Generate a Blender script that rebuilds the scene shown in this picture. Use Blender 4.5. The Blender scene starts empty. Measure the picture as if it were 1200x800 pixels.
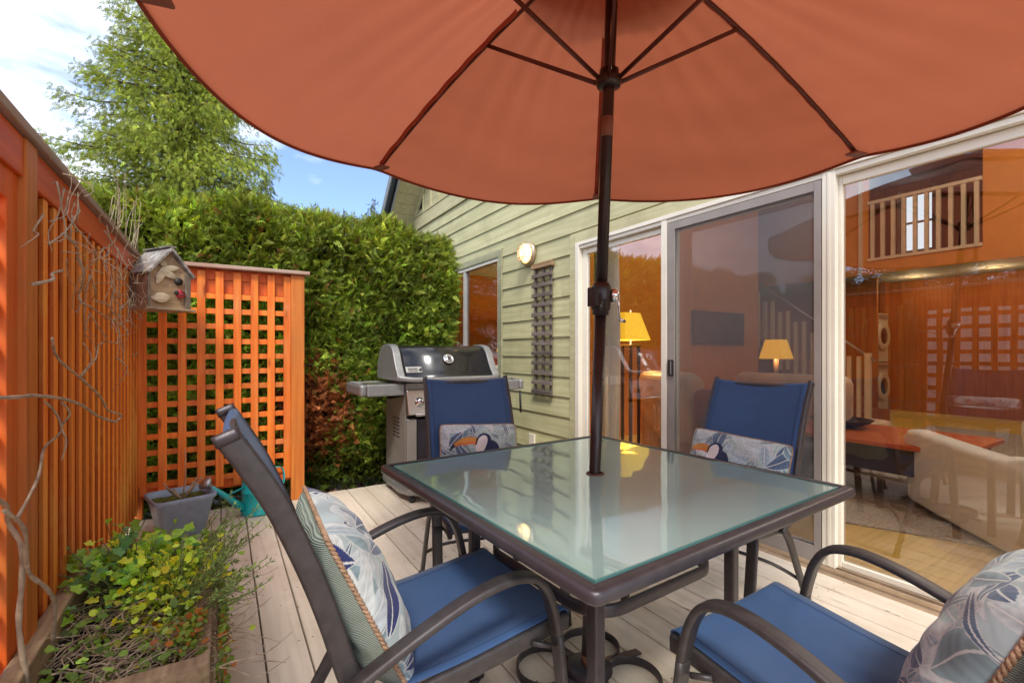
import bpy, bmesh, math, random
import numpy as np
from mathutils import Vector, Matrix
R = math.radians
rng = np.random.default_rng(7); random.seed(7)
scene = bpy.context.scene
COL = scene.collection

# ------------------------------------------------------------------ materials
def newmat(name):
    m = bpy.data.materials.new(name); m.use_nodes = True
    nt = m.node_tree; nt.nodes.clear()
    out = nt.nodes.new('ShaderNodeOutputMaterial')
    return m, nt, out
def N(nt, t, **kw):
    n = nt.nodes.new(t)
    for k, v in kw.items():
        if k.startswith('i_'): n.inputs[k[2:].replace('_', ' ')].default_value = v
        else: setattr(n, k, v)
    return n
def L(nt, a, b): nt.links.new(a, b)
def principled(nt, out, rough=.5, metal=0., coat=0., spec=.5):
    b = nt.nodes.new('ShaderNodeBsdfPrincipled')
    b.inputs['Roughness'].default_value = rough; b.inputs['Metallic'].default_value = metal
    b.inputs['Coat Weight'].default_value = coat; b.inputs['Specular IOR Level'].default_value = spec
    L(nt, b.outputs[0], out.inputs[0]); return b
def coords(nt, scale=(1, 1, 1), rot=(0, 0, 0)):
    tc = N(nt, 'ShaderNodeTexCoord'); mp = N(nt, 'ShaderNodeMapping')
    mp.inputs['Scale'].default_value = scale; mp.inputs['Rotation'].default_value = rot
    L(nt, tc.outputs['Object'], mp.inputs[0]); return mp.outputs[0]
def ramp(nt, src, stops):
    r = N(nt, 'ShaderNodeValToRGB'); e = r.color_ramp.elements
    while len(e) > 1: e.remove(e[-1])
    e[0].position = stops[0][0]; e[0].color = (*stops[0][1], 1)
    for p, c in stops[1:]:
        x = e.new(p); x.color = (*c, 1)
    L(nt, src, r.inputs[0]); return r.outputs[0]
def mul(c, k): return tuple(max(0, min(1, x*k)) for x in c)
def plain(name, col, rough=.5, metal=0., var=.12, scale=8., bump=.0, bscale=60., coat=0., spec=.5, emis=0, ecol=None):
    m, nt, out = newmat(name); b = principled(nt, out, rough, metal, coat, spec)
    co = coords(nt)
    nz = N(nt, 'ShaderNodeTexNoise'); nz.inputs['Scale'].default_value = scale; nz.inputs['Detail'].default_value = 6
    L(nt, co, nz.inputs['Vector'])
    c = ramp(nt, nz.outputs['Fac'], [(.3, mul(col, 1-var)), (.7, mul(col, 1+var))])
    L(nt, c, b.inputs['Base Color'])
    rr = N(nt, 'ShaderNodeMapRange'); rr.inputs['To Min'].default_value = max(0, rough-.08); rr.inputs['To Max'].default_value = min(1, rough+.08)
    L(nt, nz.outputs['Fac'], rr.inputs['Value']); L(nt, rr.outputs[0], b.inputs['Roughness'])
    if bump:
        n2 = N(nt, 'ShaderNodeTexNoise'); n2.inputs['Scale'].default_value = bscale; n2.inputs['Detail'].default_value = 4
        L(nt, co, n2.inputs['Vector'])
        bp = N(nt, 'ShaderNodeBump'); bp.inputs['Strength'].default_value = bump; bp.inputs['Distance'].default_value = .01
        L(nt, n2.outputs['Fac'], bp.inputs['Height']); L(nt, bp.outputs[0], b.inputs['Normal'])
    if emis:
        b.inputs['Emission Color'].default_value = (*(ecol or col), 1); b.inputs['Emission Strength'].default_value = emis
    return m
def wood(name, c1, c2, axis='z', rough=.55, grain=1., dirt_or_light=None, dirt_or_light_amt=.5, bump=.35, tonek=.28, spec=.4, dscale=2.2, knots=.0):
    """stained or painted boards: stretched grain, per-board tone read from the face attribute 'tone'"""
    m, nt, out = newmat(name); b = principled(nt, out, rough, spec=spec)
    at = N(nt, 'ShaderNodeAttribute', attribute_name='tone')
    tc = N(nt, 'ShaderNodeTexCoord')
    off = N(nt, 'ShaderNodeVectorMath', operation='SCALE'); cx = N(nt, 'ShaderNodeCombineXYZ')
    for i in range(3): L(nt, at.outputs['Fac'], cx.inputs[i])
    L(nt, cx.outputs[0], off.inputs[0]); off.inputs['Scale'].default_value = 7.3
    add = N(nt, 'ShaderNodeVectorMath', operation='ADD'); L(nt, tc.outputs['Object'], add.inputs[0]); L(nt, off.outputs[0], add.inputs[1])
    s = {'x': (1.6, 34, 34), 'y': (34, 1.6, 34), 'z': (34, 34, 1.6)}[axis]
    mp = N(nt, 'ShaderNodeMapping'); mp.inputs['Scale'].default_value = tuple(v*grain for v in s); L(nt, add.outputs[0], mp.inputs[0])
    nz = N(nt, 'ShaderNodeTexNoise'); nz.inputs['Scale'].default_value = 1.; nz.inputs['Detail'].default_value = 8; nz.inputs['Distortion'].default_value = .6
    L(nt, mp.outputs[0], nz.inputs['Vector'])
    c = ramp(nt, nz.outputs['Fac'], [(.32, c1), (.66, c2)])
    hsv = N(nt, 'ShaderNodeHueSaturation'); L(nt, c, hsv.inputs['Color'])
    mr = N(nt, 'ShaderNodeMapRange', clamp=False); mr.inputs['To Min'].default_value = 1-tonek; mr.inputs['To Max'].default_value = 1+tonek
    L(nt, at.outputs['Fac'], mr.inputs['Value']); L(nt, mr.outputs[0], hsv.inputs['Value'])
    res = hsv.outputs[0]
    if dirt_or_light:
        n3 = N(nt, 'ShaderNodeTexNoise'); n3.inputs['Scale'].default_value = dscale; n3.inputs['Detail'].default_value = 9; n3.inputs['Roughness'].default_value = .65
        L(nt, tc.outputs['Object'], n3.inputs['Vector'])
        f = ramp(nt, n3.outputs['Fac'], [(.48, (0, 0, 0)), (.72, (dirt_or_light_amt,)*3)])
        mx = N(nt, 'ShaderNodeMix', data_type='RGBA'); L(nt, f, mx.inputs['Factor']); L(nt, res, mx.inputs[6]); mx.inputs[7].default_value = (*dirt_or_light, 1)
        res = mx.outputs[2]
    if knots:
        m2 = N(nt, 'ShaderNodeMapping'); m2.inputs['Scale'].default_value = {'x': (2.2, 9, 9), 'y': (9, 2.2, 9), 'z': (9, 9, 2.2)}[axis]; L(nt, add.outputs[0], m2.inputs[0])
        vo = N(nt, 'ShaderNodeTexVoronoi'); vo.inputs['Scale'].default_value = 1.; L(nt, m2.outputs[0], vo.inputs['Vector'])
        kf = ramp(nt, vo.outputs['Distance'], [(.05, (knots,)*3), (.13, (0, 0, 0))])
        mk = N(nt, 'ShaderNodeMix', data_type='RGBA', blend_type='MULTIPLY'); L(nt, kf, mk.inputs['Factor']); L(nt, res, mk.inputs[6]); mk.inputs[7].default_value = (.35, .25, .2, 1); res = mk.outputs[2]
    L(nt, res, b.inputs['Base Color'])
    bp = N(nt, 'ShaderNodeBump'); bp.inputs['Strength'].default_value = bump; bp.inputs['Distance'].default_value = .004
    L(nt, nz.outputs['Fac'], bp.inputs['Height']); L(nt, bp.outputs[0], b.inputs['Normal'])
    return m
def leafmat(name, trans=.35, rough=.45, spec=.35):
    m, nt, out = newmat(name)
    at = N(nt, 'ShaderNodeAttribute', attribute_name='col')
    b = nt.nodes.new('ShaderNodeBsdfPrincipled'); b.inputs['Roughness'].default_value = rough; b.inputs['Specular IOR Level'].default_value = spec
    t = N(nt, 'ShaderNodeBsdfTranslucent')
    hs = N(nt, 'ShaderNodeHueSaturation'); hs.inputs['Saturation'].default_value = 1.1; hs.inputs['Value'].default_value = 1.5
    L(nt, at.outputs['Color'], b.inputs['Base Color']); L(nt, at.outputs['Color'], hs.inputs['Color']); L(nt, hs.outputs[0], t.inputs['Color'])
    mx = N(nt, 'ShaderNodeMixShader'); mx.inputs[0].default_value = trans
    L(nt, b.outputs[0], mx.inputs[1]); L(nt, t.outputs[0], mx.inputs[2]); L(nt, mx.outputs[0], out.inputs[0])
    return m
def glass(name, ior=1.5, gain=3.9, tint=(.93, .94, .93), wav=.0012, extra=0.028):
    """window pane: clear, with a fresnel mirror and slight waviness"""
    m, nt, out = newmat(name)
    co = coords(nt)
    nz = N(nt, 'ShaderNodeTexNoise'); nz.inputs['Scale'].default_value = 1.6; nz.inputs['Detail'].default_value = 2
    L(nt, co, nz.inputs['Vector'])
    bp = N(nt, 'ShaderNodeBump'); bp.inputs['Strength'].default_value = 1.; bp.inputs['Distance'].default_value = wav
    L(nt, nz.outputs['Fac'], bp.inputs['Height'])
    fr = N(nt, 'ShaderNodeFresnel'); fr.inputs['IOR'].default_value = ior
    mt = N(nt, 'ShaderNodeMath', operation='MULTIPLY_ADD'); mt.inputs[1].default_value = gain; mt.inputs[2].default_value = extra; mt.use_clamp = True
    L(nt, fr.outputs[0], mt.inputs[0])
    tr = N(nt, 'ShaderNodeBsdfTransparent'); tr.inputs[0].default_value = (*tint, 1)
    gl = N(nt, 'ShaderNodeBsdfGlossy'); gl.inputs['Roughness'].default_value = 0.0; L(nt, bp.outputs[0], gl.inputs['Normal'])
    gl.inputs['Color'].default_value = (.95, .97, 1, 1)
    mx = N(nt, 'ShaderNodeMixShader'); L(nt, mt.outputs[0], mx.inputs[0]); L(nt, tr.outputs[0], mx.inputs[1]); L(nt, gl.outputs[0], mx.inputs[2])
    L(nt, mx.outputs[0], out.inputs[0]); return m
def emit(name, col, s):
    m, nt, out = newmat(name); e = N(nt, 'ShaderNodeEmission'); e.inputs[0].default_value = (*col, 1); e.inputs[1].default_value = s
    L(nt, e.outputs[0], out.inputs[0]); return m
def fabric(name, col, trans=.0, rough=.85, weave=900., bump=.25, alpha=0., var=.1, tcol=None, vscale=3.):
    m, nt, out = newmat(name)
    b = nt.nodes.new('ShaderNodeBsdfPrincipled'); b.inputs['Roughness'].default_value = rough; b.inputs['Specular IOR Level'].default_value = .25
    b.inputs['Sheen Weight'].default_value = .15
    co = coords(nt)
    nz = N(nt, 'ShaderNodeTexNoise'); nz.inputs['Scale'].default_value = vscale; nz.inputs['Detail'].default_value = 7; L(nt, co, nz.inputs['Vector'])
    c = ramp(nt, nz.outputs['Fac'], [(.3, mul(col, 1-var)), (.7, mul(col, 1+var))]); L(nt, c, b.inputs['Base Color'])
    vo = N(nt, 'ShaderNodeTexNoise'); vo.inputs['Scale'].default_value = weave; L(nt, co, vo.inputs['Vector'])
    n2 = N(nt, 'ShaderNodeTexNoise'); n2.inputs['Scale'].default_value = 9.; n2.inputs['Detail'].default_value = 3; L(nt, co, n2.inputs['Vector'])
    bp = N(nt, 'ShaderNodeBump'); bp.inputs['Strength'].default_value = bump; bp.inputs['Distance'].default_value = .002; L(nt, vo.outputs['Fac'], bp.inputs['Height'])
    b2 = N(nt, 'ShaderNodeBump'); b2.inputs['Strength'].default_value = .5; b2.inputs['Distance'].default_value = .012; L(nt, n2.outputs['Fac'], b2.inputs['Height']); L(nt, bp.outputs[0], b2.inputs['Normal'])
    L(nt, b2.outputs[0], b.inputs['Normal'])
    last = b.outputs[0]
    if trans:
        t = N(nt, 'ShaderNodeBsdfTranslucent'); t.inputs[0].default_value = (*(tcol or col), 1)
        mx = N(nt, 'ShaderNodeMixShader'); mx.inputs[0].default_value = trans; L(nt, last, mx.inputs[1]); L(nt, t.outputs[0], mx.inputs[2]); last = mx.outputs[0]
    if alpha:
        t = N(nt, 'ShaderNodeBsdfTransparent'); mx = N(nt, 'ShaderNodeMixShader'); mx.inputs[0].default_value = alpha
        L(nt, last, mx.inputs[1]); L(nt, t.outputs[0], mx.inputs[2]); last = mx.outputs[0]
    L(nt, last, out.inputs[0]); return m
def printed(name):
    m, nt, out = newmat(name); b = principled(nt, out, .8, spec=.25); b.inputs['Sheen Weight'].default_value = .2
    at = N(nt, 'ShaderNodeAttribute', attribute_name='col'); L(nt, at.outputs['Color'], b.inputs['Base Color'])
    co = coords(nt); w = N(nt, 'ShaderNodeTexNoise'); w.inputs['Scale'].default_value = 700; L(nt, co, w.inputs['Vector'])
    n2 = N(nt, 'ShaderNodeTexNoise'); n2.inputs['Scale'].default_value = 14; n2.inputs['Detail'].default_value = 3; L(nt, co, n2.inputs['Vector'])
    bp = N(nt, 'ShaderNodeBump'); bp.inputs['Strength'].default_value = .3; bp.inputs['Distance'].default_value = .001; L(nt, w.outputs['Fac'], bp.inputs['Height'])
    b2 = N(nt, 'ShaderNodeBump'); b2.inputs['Strength'].default_value = .6; b2.inputs['Distance'].default_value = .008; L(nt, n2.outputs['Fac'], b2.inputs['Height']); L(nt, bp.outputs[0], b2.inputs['Normal'])
    L(nt, b2.outputs[0], b.inputs['Normal']); return m

ORANGE1, ORANGE2 = (.42, .075, .010), (.66, .165, .022)
M = {}
M['fence'] = wood('stained_fence_wood', (.56, .075, .006), (.78, .14, .012), 'z', dirt_or_light=(.46, .22, .045), dirt_or_light_amt=.55, dscale=1.3, tonek=.22, knots=.8)  # yellowish noise paints streaks of reflected sunlight onto the boards
M['batten'] = wood('stained_batten_wood', (.82, .19, .018), (.95, .32, .035), 'z', dirt_or_light=(.90, .56, .10), dirt_or_light_amt=.6, dscale=1.3, tonek=.20, knots=.8)  # yellow noise colours in sunlight streaks thrown back onto the battens
M['fencebig'] = wood('stained_post_wood', (.52, .13, .018), (.72, .23, .035), 'z', dirt_or_light=(.35, .16, .05), dirt_or_light_amt=.4, knots=.8)
M['fascia'] = wood('red_fascia_wood', (.50, .07, .008), (.66, .11, .014), 'y', tonek=.1)
M['lattice'] = wood('stained_lattice_wood', (.64, .115, .010), (.86, .23, .025), 'z', dirt_or_light=(.70, .34, .14), dirt_or_light_amt=.4, dscale=6, knots=.8)
M['cap'] = wood('weathered_cap_wood', (.30, .20, .15), (.52, .38, .30), 'x', dirt_or_light=(.35, .12, .06), dirt_or_light_amt=.7, rough=.8)
M['capy'] = wood('weathered_cap_wood_long', (.30, .20, .15), (.52, .38, .30), 'y', dirt_or_light=(.35, .12, .06), dirt_or_light_amt=.7, rough=.8)
M['deck'] = wood('painted_deck_boards', (.66, .565, .45), (.78, .68, .55), 'y', dirt_or_light=(.48, .37, .25), dirt_or_light_amt=.6, tonek=.08, bump=.2, grain=.8, rough=.6, knots=.35)
M['grey_wood'] = wood('grey_weathered_wood', (.14, .10, .075), (.32, .25, .19), 'z', rough=.85, dirt_or_light=(.42, .36, .28), dirt_or_light_amt=.5, dscale=20)
M['wall_lat'] = wood('dark_weathered_slats', (.085, .062, .052), (.20, .155, .13), 'y', rough=.85)
M['bird_wood'] = wood('birdhouse_wood', (.26, .19, .12), (.42, .33, .22), 'x', rough=.85, dirt_or_light=(.18, .14, .11), dirt_or_light_amt=.5, dscale=14)
M['bird_front'] = wood('birdhouse_front_wood', (.34, .21, .11), (.50, .34, .20), 'x', rough=.8, dirt_or_light=(.20, .14, .10), dirt_or_light_amt=.6, dscale=16)
M['bird_roof'] = wood('birdhouse_roof_wood', (.13, .115, .10), (.26, .23, .20), 'y', rough=.9, dirt_or_light=(.66, .62, .58), dirt_or_light_amt=.8, dscale=26)
M['planter'] = wood('planter_wood', (.22, .14, .08), (.44, .32, .19), 'y', rough=.85, dirt_or_light=(.15, .12, .05), dirt_or_light_amt=.6, dscale=7, knots=.8)
M['siding'] = wood('painted_siding', (.44, .41, .215), (.57, .53, .30), 'y', rough=.55, grain=.7, dirt_or_light=(.33, .28, .15), dirt_or_light_amt=.5, tonek=.10, bump=.3, dscale=2.6)
M['trim'] = wood('painted_trim', (.46, .41, .22), (.58, .53, .31), 'y', rough=.55, grain=.7, dirt_or_light=(.30, .26, .15), dirt_or_light_amt=.45, tonek=.06, bump=.2, dscale=4)
M['trimdark'] = wood('window_casing_paint', (.30, .29, .17), (.40, .38, .24), 'y', rough=.6, grain=.7, dirt_or_light=(.24, .2, .12), dirt_or_light_amt=.6, tonek=.06, dscale=8)
M['vinyl'] = plain('cream_vinyl', (.76, .70, .58), .35, var=.05, scale=5)
M['alum'] = plain('grey_window_frame', (.48, .45, .41), .35, .3, var=.08)
M['screenframe'] = plain('screen_door_frame', (.27, .235, .21), .5, .0, var=.08)
M['track'] = plain('bronze_track', (.52, .40, .28), .35, .6, var=.2, scale=14)
M['gutter'] = plain('dark_gutter_metal', (.05, .06, .075), .35, .6, var=.1)
M['gutterlight'] = plain('light_gutter_metal', (.35, .38, .44), .35, .5, var=.1)
M['roof'] = plain('roof_shingle', (.06, .06, .06), .9, var=.3, scale=30, bump=.6)
M['powder'] = plain('brown_powder_coat', (.050, .043, .043), .42, .25, var=.25, scale=40, bump=.12, bscale=600, spec=.6)
M['powderd'] = plain('dark_table_frame', (.055, .046, .052), .36, .3, var=.18, scale=30, bump=.1, bscale=500, spec=.6)
M['pole'] = plain('dark_brown_pole', (.030, .017, .015), .3, .4, var=.2, scale=20, spec=.6)
M['rib'] = plain('rib_paint', (.085, .022, .014), .4, .2, var=.2)
M['rust'] = plain('rusty_steel', (.14, .06, .035), .75, .3, var=.5, scale=40, bump=.3)
M['chrome'] = plain('chrome', (.75, .74, .72), .12, 1., var=.05)
M['castgrey'] = plain('grill_cast_grey', (.30, .295, .29), .42, .6, var=.08, scale=30, bump=.1, bscale=500)
M['grillgrey'] = plain('grill_painted_steel', (.27, .25, .225), .5, .3, var=.06, scale=10)
M['stainless'] = plain('brushed_stainless', (.50, .47, .43), .28, .9, var=.1, scale=6)
M['enamel'] = plain('black_enamel', (.016, .014, .013), .22, .0, var=.2, coat=.25, spec=.35)
M['black'] = plain('black_plastic', (.015, .014, .014), .5, var=.2)
M['door_dark'] = plain('grill_door_dark', (.022, .016, .026), .3, .2, var=.2)
M['teal'] = plain('teal_enamel', (.012, .42, .43), .32, .1, var=.12, scale=16, coat=.4)
M['zinc'] = plain('zinc', (.45, .43, .42), .4, .8, var=.15, scale=40)
M['bluepot'] = plain('blue_grey_plastic', (.27, .34, .44), .5, var=.12, scale=18)
M['clay'] = plain('pale_clay', (.52, .30, .20), .8, var=.25, scale=14, bump=.3)
M['soil'] = plain('dark_soil', (.035, .022, .015), .95, var=.6, scale=60, bump=1.5, bscale=120)
M['mulch'] = plain('wet_mulch', (.030, .018, .016), .8, var=.6, scale=50, bump=1.2, bscale=90)
M['moss'] = plain('moss', (.12, .14, .02), .9, var=.6, scale=60, bump=1., bscale=200)
M['sling'] = fabric('blue_sling', (.040, .092, .215), rough=.6, weave=1500, alpha=.0, var=.12)
M['slingb'] = fabric('blue_sling_back', (.042, .095, .22), rough=.6, weave=1500, alpha=.08, var=.12)
for k_ in ('sling', 'slingb'):
    nt_ = M[k_].node_tree; bs_ = [n for n in nt_.nodes if n.type == 'BSDF_PRINCIPLED'][0]; src_ = bs_.inputs['Base Color'].links[0].from_socket
    c_ = coords(nt_, (1, 1, 1)); w_ = N(nt_, 'ShaderNodeTexWave', wave_type='BANDS', bands_direction='Y'); w_.inputs['Scale'].default_value = 95; w_.inputs['Distortion'].default_value = 1.2; w_.inputs['Detail'].default_value = 3; L(nt_, c_, w_.inputs['Vector'])
    f_ = ramp(nt_, w_.outputs['Fac'], [(.1, (.80,)*3), (.9, (1.12,)*3)]); x_ = N(nt_, 'ShaderNodeMix', data_type='RGBA', blend_type='MULTIPLY'); x_.inputs['Factor'].default_value = 1.; L(nt_, src_, x_.inputs[6]); L(nt_, f_, x_.inputs[7]); L(nt_, x_.outputs[2], bs_.inputs['Base Color'])
M['slinghem'] = fabric('sling_hem_thread', (.02, .05, .13), rough=.8)
M['canopy'] = fabric('terracotta_canopy', (.33, .090, .044), trans=.44, rough=.9, tcol=(.46, .128, .064), var=.24, vscale=2.2, bump=.15)
M['sleeve'] = fabric('canopy_sleeve', (.34, .07, .035), trans=.4, rough=.9, tcol=(.46, .10, .05))
M['pocket'] = fabric('canopy_pocket', (.34, .16, .11), trans=.4, tcol=(.5, .26, .2), rough=.9)
M['rope'] = plain('twisted_rope', (.40, .25, .15), .85, var=.35, scale=70, bump=.5, bscale=300)
M['print'] = printed('palm_print_fabric')
def ribbed():
    m, nt, out = newmat('ribbed_green_fabric'); b = principled(nt, out, .85, spec=.2)
    w = N(nt, 'ShaderNodeTexWave', wave_type='BANDS', bands_direction='Y'); w.inputs['Scale'].default_value = 85; w.inputs['Distortion'].default_value = .25; w.inputs['Detail'].default_value = 2
    co = coords(nt); L(nt, co, w.inputs['Vector'])
    c = ramp(nt, w.outputs['Fac'], [(.2, (.25, .29, .24)), (.8, (.36, .405, .335))]); L(nt, c, b.inputs['Base Color'])
    bp = N(nt, 'ShaderNodeBump'); bp.inputs['Strength'].default_value = .7; bp.inputs['Distance'].default_value = .003; L(nt, w.outputs['Fac'], bp.inputs['Height'])
    n2 = N(nt, 'ShaderNodeTexNoise'); n2.inputs['Scale'].default_value = 11; L(nt, co, n2.inputs['Vector'])
    b2 = N(nt, 'ShaderNodeBump'); b2.inputs['Strength'].default_value = .7; b2.inputs['Distance'].default_value = .02; L(nt, n2.outputs['Fac'], b2.inputs['Height']); L(nt, bp.outputs[0], b2.inputs['Normal'])
    L(nt, b2.outputs[0], b.inputs['Normal']); return m
M['ribbed'] = ribbed()
def tableglass():
    m, nt, out = newmat('teal_table_glass'); co = coords(nt)
    nz = N(nt, 'ShaderNodeTexNoise'); nz.inputs['Scale'].default_value = 3.2; nz.inputs['Detail'].default_value = 1.5; L(nt, co, nz.inputs['Vector'])
    bp = N(nt, 'ShaderNodeBump'); bp.inputs['Strength'].default_value = 1.; bp.inputs['Distance'].default_value = .0030; L(nt, nz.outputs['Fac'], bp.inputs['Height'])
    d = N(nt, 'ShaderNodeBsdfDiffuse'); d.inputs[0].default_value = (.36, .50, .48, 1)
    t = N(nt, 'ShaderNodeBsdfTranslucent'); t.inputs[0].default_value = (.34, .52, .50, 1)
    m1 = N(nt, 'ShaderNodeMixShader'); m1.inputs[0].default_value = .35; L(nt, d.outputs[0], m1.inputs[1]); L(nt, t.outputs[0], m1.inputs[2])
    gl = N(nt, 'ShaderNodeBsdfGlossy'); gl.inputs['Roughness'].default_value = .015; L(nt, bp.outputs[0], gl.inputs['Normal'])
    gl.inputs['Color'].default_value = (.86, .97, .96, 1)
    n5 = N(nt, 'ShaderNodeTexNoise'); n5.inputs['Scale'].default_value = 9; n5.inputs['Detail'].default_value = 10; n5.inputs['Roughness'].default_value = .7; L(nt, co, n5.inputs['Vector'])
    r5 = N(nt, 'ShaderNodeMapRange'); r5.inputs['From Min'].default_value = .45; r5.inputs['From Max'].default_value = .75; r5.inputs['To Min'].default_value = .012; r5.inputs['To Max'].default_value = .10; L(nt, n5.outputs['Fac'], r5.inputs['Value']); L(nt, r5.outputs[0], gl.inputs['Roughness'])
    v5 = N(nt, 'ShaderNodeTexVoronoi'); v5.inputs['Scale'].default_value = 60; L(nt, co, v5.inputs['Vector'])
    c5 = ramp(nt, v5.outputs['Distance'], [(.03, (.50, .60, .57)), (.09, (.36, .50, .48))]); L(nt, c5, d.inputs[0])
    fr = N(nt, 'ShaderNodeFresnel'); fr.inputs['IOR'].default_value = 1.5
    mt = N(nt, 'ShaderNodeMath', operation='MULTIPLY_ADD'); mt.inputs[1].default_value = 1.55; mt.inputs[2].default_value = .02; mt.use_clamp = True; L(nt, fr.outputs[0], mt.inputs[0])
    mx = N(nt, 'ShaderNodeMixShader'); L(nt, mt.outputs[0], mx.inputs[0]); L(nt, m1.outputs[0], mx.inputs[1]); L(nt, gl.outputs[0], mx.inputs[2])
    L(nt, mx.outputs[0], out.inputs[0]); return m
M['tglass'] = tableglass()
M['tglassedge'] = plain('green_glass_edge', (.10, .24, .225), .15, var=.1, spec=.8)
M['pane'] = glass('window_pane')
def screenmat():
    m, nt, out = newmat('insect_mesh')
    tr = N(nt, 'ShaderNodeBsdfTransparent'); d = N(nt, 'ShaderNodeBsdfDiffuse'); d.inputs[0].default_value = (.130, .125, .125, 1)
    co = coords(nt); w = N(nt, 'ShaderNodeTexNoise'); w.inputs['Scale'].default_value = 1.2; w.inputs['Detail'].default_value = 3; L(nt, co, w.inputs['Vector'])
    mr = N(nt, 'ShaderNodeMapRange'); mr.inputs['To Min'].default_value = .56; mr.inputs['To Max'].default_value = .66; L(nt, w.outputs['Fac'], mr.inputs['Value'])
    mx = N(nt, 'ShaderNodeMixShader'); L(nt, mr.outputs[0], mx.inputs[0]); L(nt, tr.outputs[0], mx.inputs[1]); L(nt, d.outputs[0], mx.inputs[2]); L(nt, mx.outputs[0], out.inputs[0]); return m
M['mesh'] = screenmat()
M['pane2'] = glass('small_window_pane', gain=.9, extra=0., wav=.0004)
M['bark'] = plain('bark', (.13, .09, .065), .9, var=.4, scale=25, bump=1., bscale=60)
M['stem'] = plain('dry_stem', (.40, .31, .21), .8, var=.3, scale=40, bump=.3)
M['twig'] = plain('brown_twig', (.20, .13, .08), .85, var=.3, scale=40)
M['gstem'] = plain('green_stem', (.17, .20, .08), .7, var=.3, scale=40)
M['leaf'] = leafmat('leaf_foliage'); M['leafc'] = leafmat('conifer_foliage', .25, .55, .25)
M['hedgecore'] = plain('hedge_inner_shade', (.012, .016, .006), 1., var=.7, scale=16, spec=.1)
# interior
M['iorange'] = plain('orange_wall_paint', (.58, .205, .018), .7, var=.06)
M['iceil'] = plain('pale_ceiling_paint', (.42, .40, .40), .8, var=.05)
M['iwood'] = wood('interior_panelling', (.30, .085, .018), (.42, .13, .028), 'z', tonek=.15)
M['ifloor'] = wood('yellow_wood_floor', (.62, .42, .08), (.80, .56, .13), 'x', tonek=.1, rough=.35)
M['rug'] = plain('grey_brown_rug', (.40, .34, .27), .95, var=.35, scale=50, bump=.4)
M['picket'] = plain('cream_picket_paint', (.62, .50, .34), .5, var=.06)
M['shade'] = plain('yellow_lamp_shade', (.85, .60, .10), .8, var=.03, emis=.85, ecol=(1., .56, .03))
M['shadet'] = plain('warm_lamp_shade', (.85, .5, .06), .8, var=.03, emis=1.1, ecol=(1., .48, .02))
M['leather'] = plain('tan_leather', (.60, .40, .25), .4, var=.2, scale=5, bump=.4, bscale=10)
M['cream'] = plain('cream_leather', (.80, .80, .75), .45, var=.05, scale=4, bump=.2, bscale=5)
M['redwood'] = wood('red_brown_table_top', (.42, .075, .02), (.58, .12, .03), 'y', tonek=.1, rough=.25)
M['espresso'] = plain('dark_table_body', (.045, .024, .025), .4, var=.2)
M['appl'] = plain('appliance_white', (.55, .47, .36), .35, var=.05)
M['tv'] = plain('screen_black', (.015, .014, .018), .15, var=.1)
M['curtain'] = fabric('pale_curtain', (.82, .82, .84), trans=.3, tcol=(.7, .72, .74), var=.05)
M['curtainb'] = fabric('beige_curtain', (.50, .46, .38), trans=.2, var=.05)
M['burg'] = fabric('burgundy_fabric', (.20, .035, .03), var=.1)
M['window_day'] = emit('daylit_window', (.85, .92, 1.), 1.1)
M['bulb'] = emit('warm_glow', (1., .72, .35), 3.2)
M['neigh'] = plain('pale_neighbour_cladding', (.88, .89, .90), .7, var=.05)

# ------------------------------------------------------------------ mesh builder
def catmull(P, n=6, closed=False):
    P = [Vector(p) for p in P]; out = []
    m = len(P)
    rngi = range(m) if closed else range(m-1)
    for i in rngi:
        if closed: a, b, c, d = P[(i-1) % m], P[i], P[(i+1) % m], P[(i+2) % m]
        else: a, b, c, d = P[max(i-1, 0)], P[i], P[i+1], P[min(i+2, m-1)]
        for k in range(n):
            t = k/n
            out.append(.5*((2*b)+(-a+c)*t+(2*a-5*b+4*c-d)*t*t+(-a+3*b-3*c+d)*t**3))
    if not closed: out.append(P[-1])
    return out
def circ(r, n=8): return [(r*math.cos(2*math.pi*i/n), r*math.sin(2*math.pi*i/n)) for i in range(n)]
def rrect(w, h, r=None, k=3):
    r = r if r is not None else min(w, h)*.3; pts = []
    for cx, cy, a0 in ((w/2-r, h/2-r, 0), (-w/2+r, h/2-r, 90), (-w/2+r, -h/2+r, 180), (w/2-r, -h/2+r, 270)):
        for i in range(k+1):
            a = R(a0+90*i/k); pts.append((cx+r*math.cos(a), cy+r*math.sin(a)))
    return pts
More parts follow.
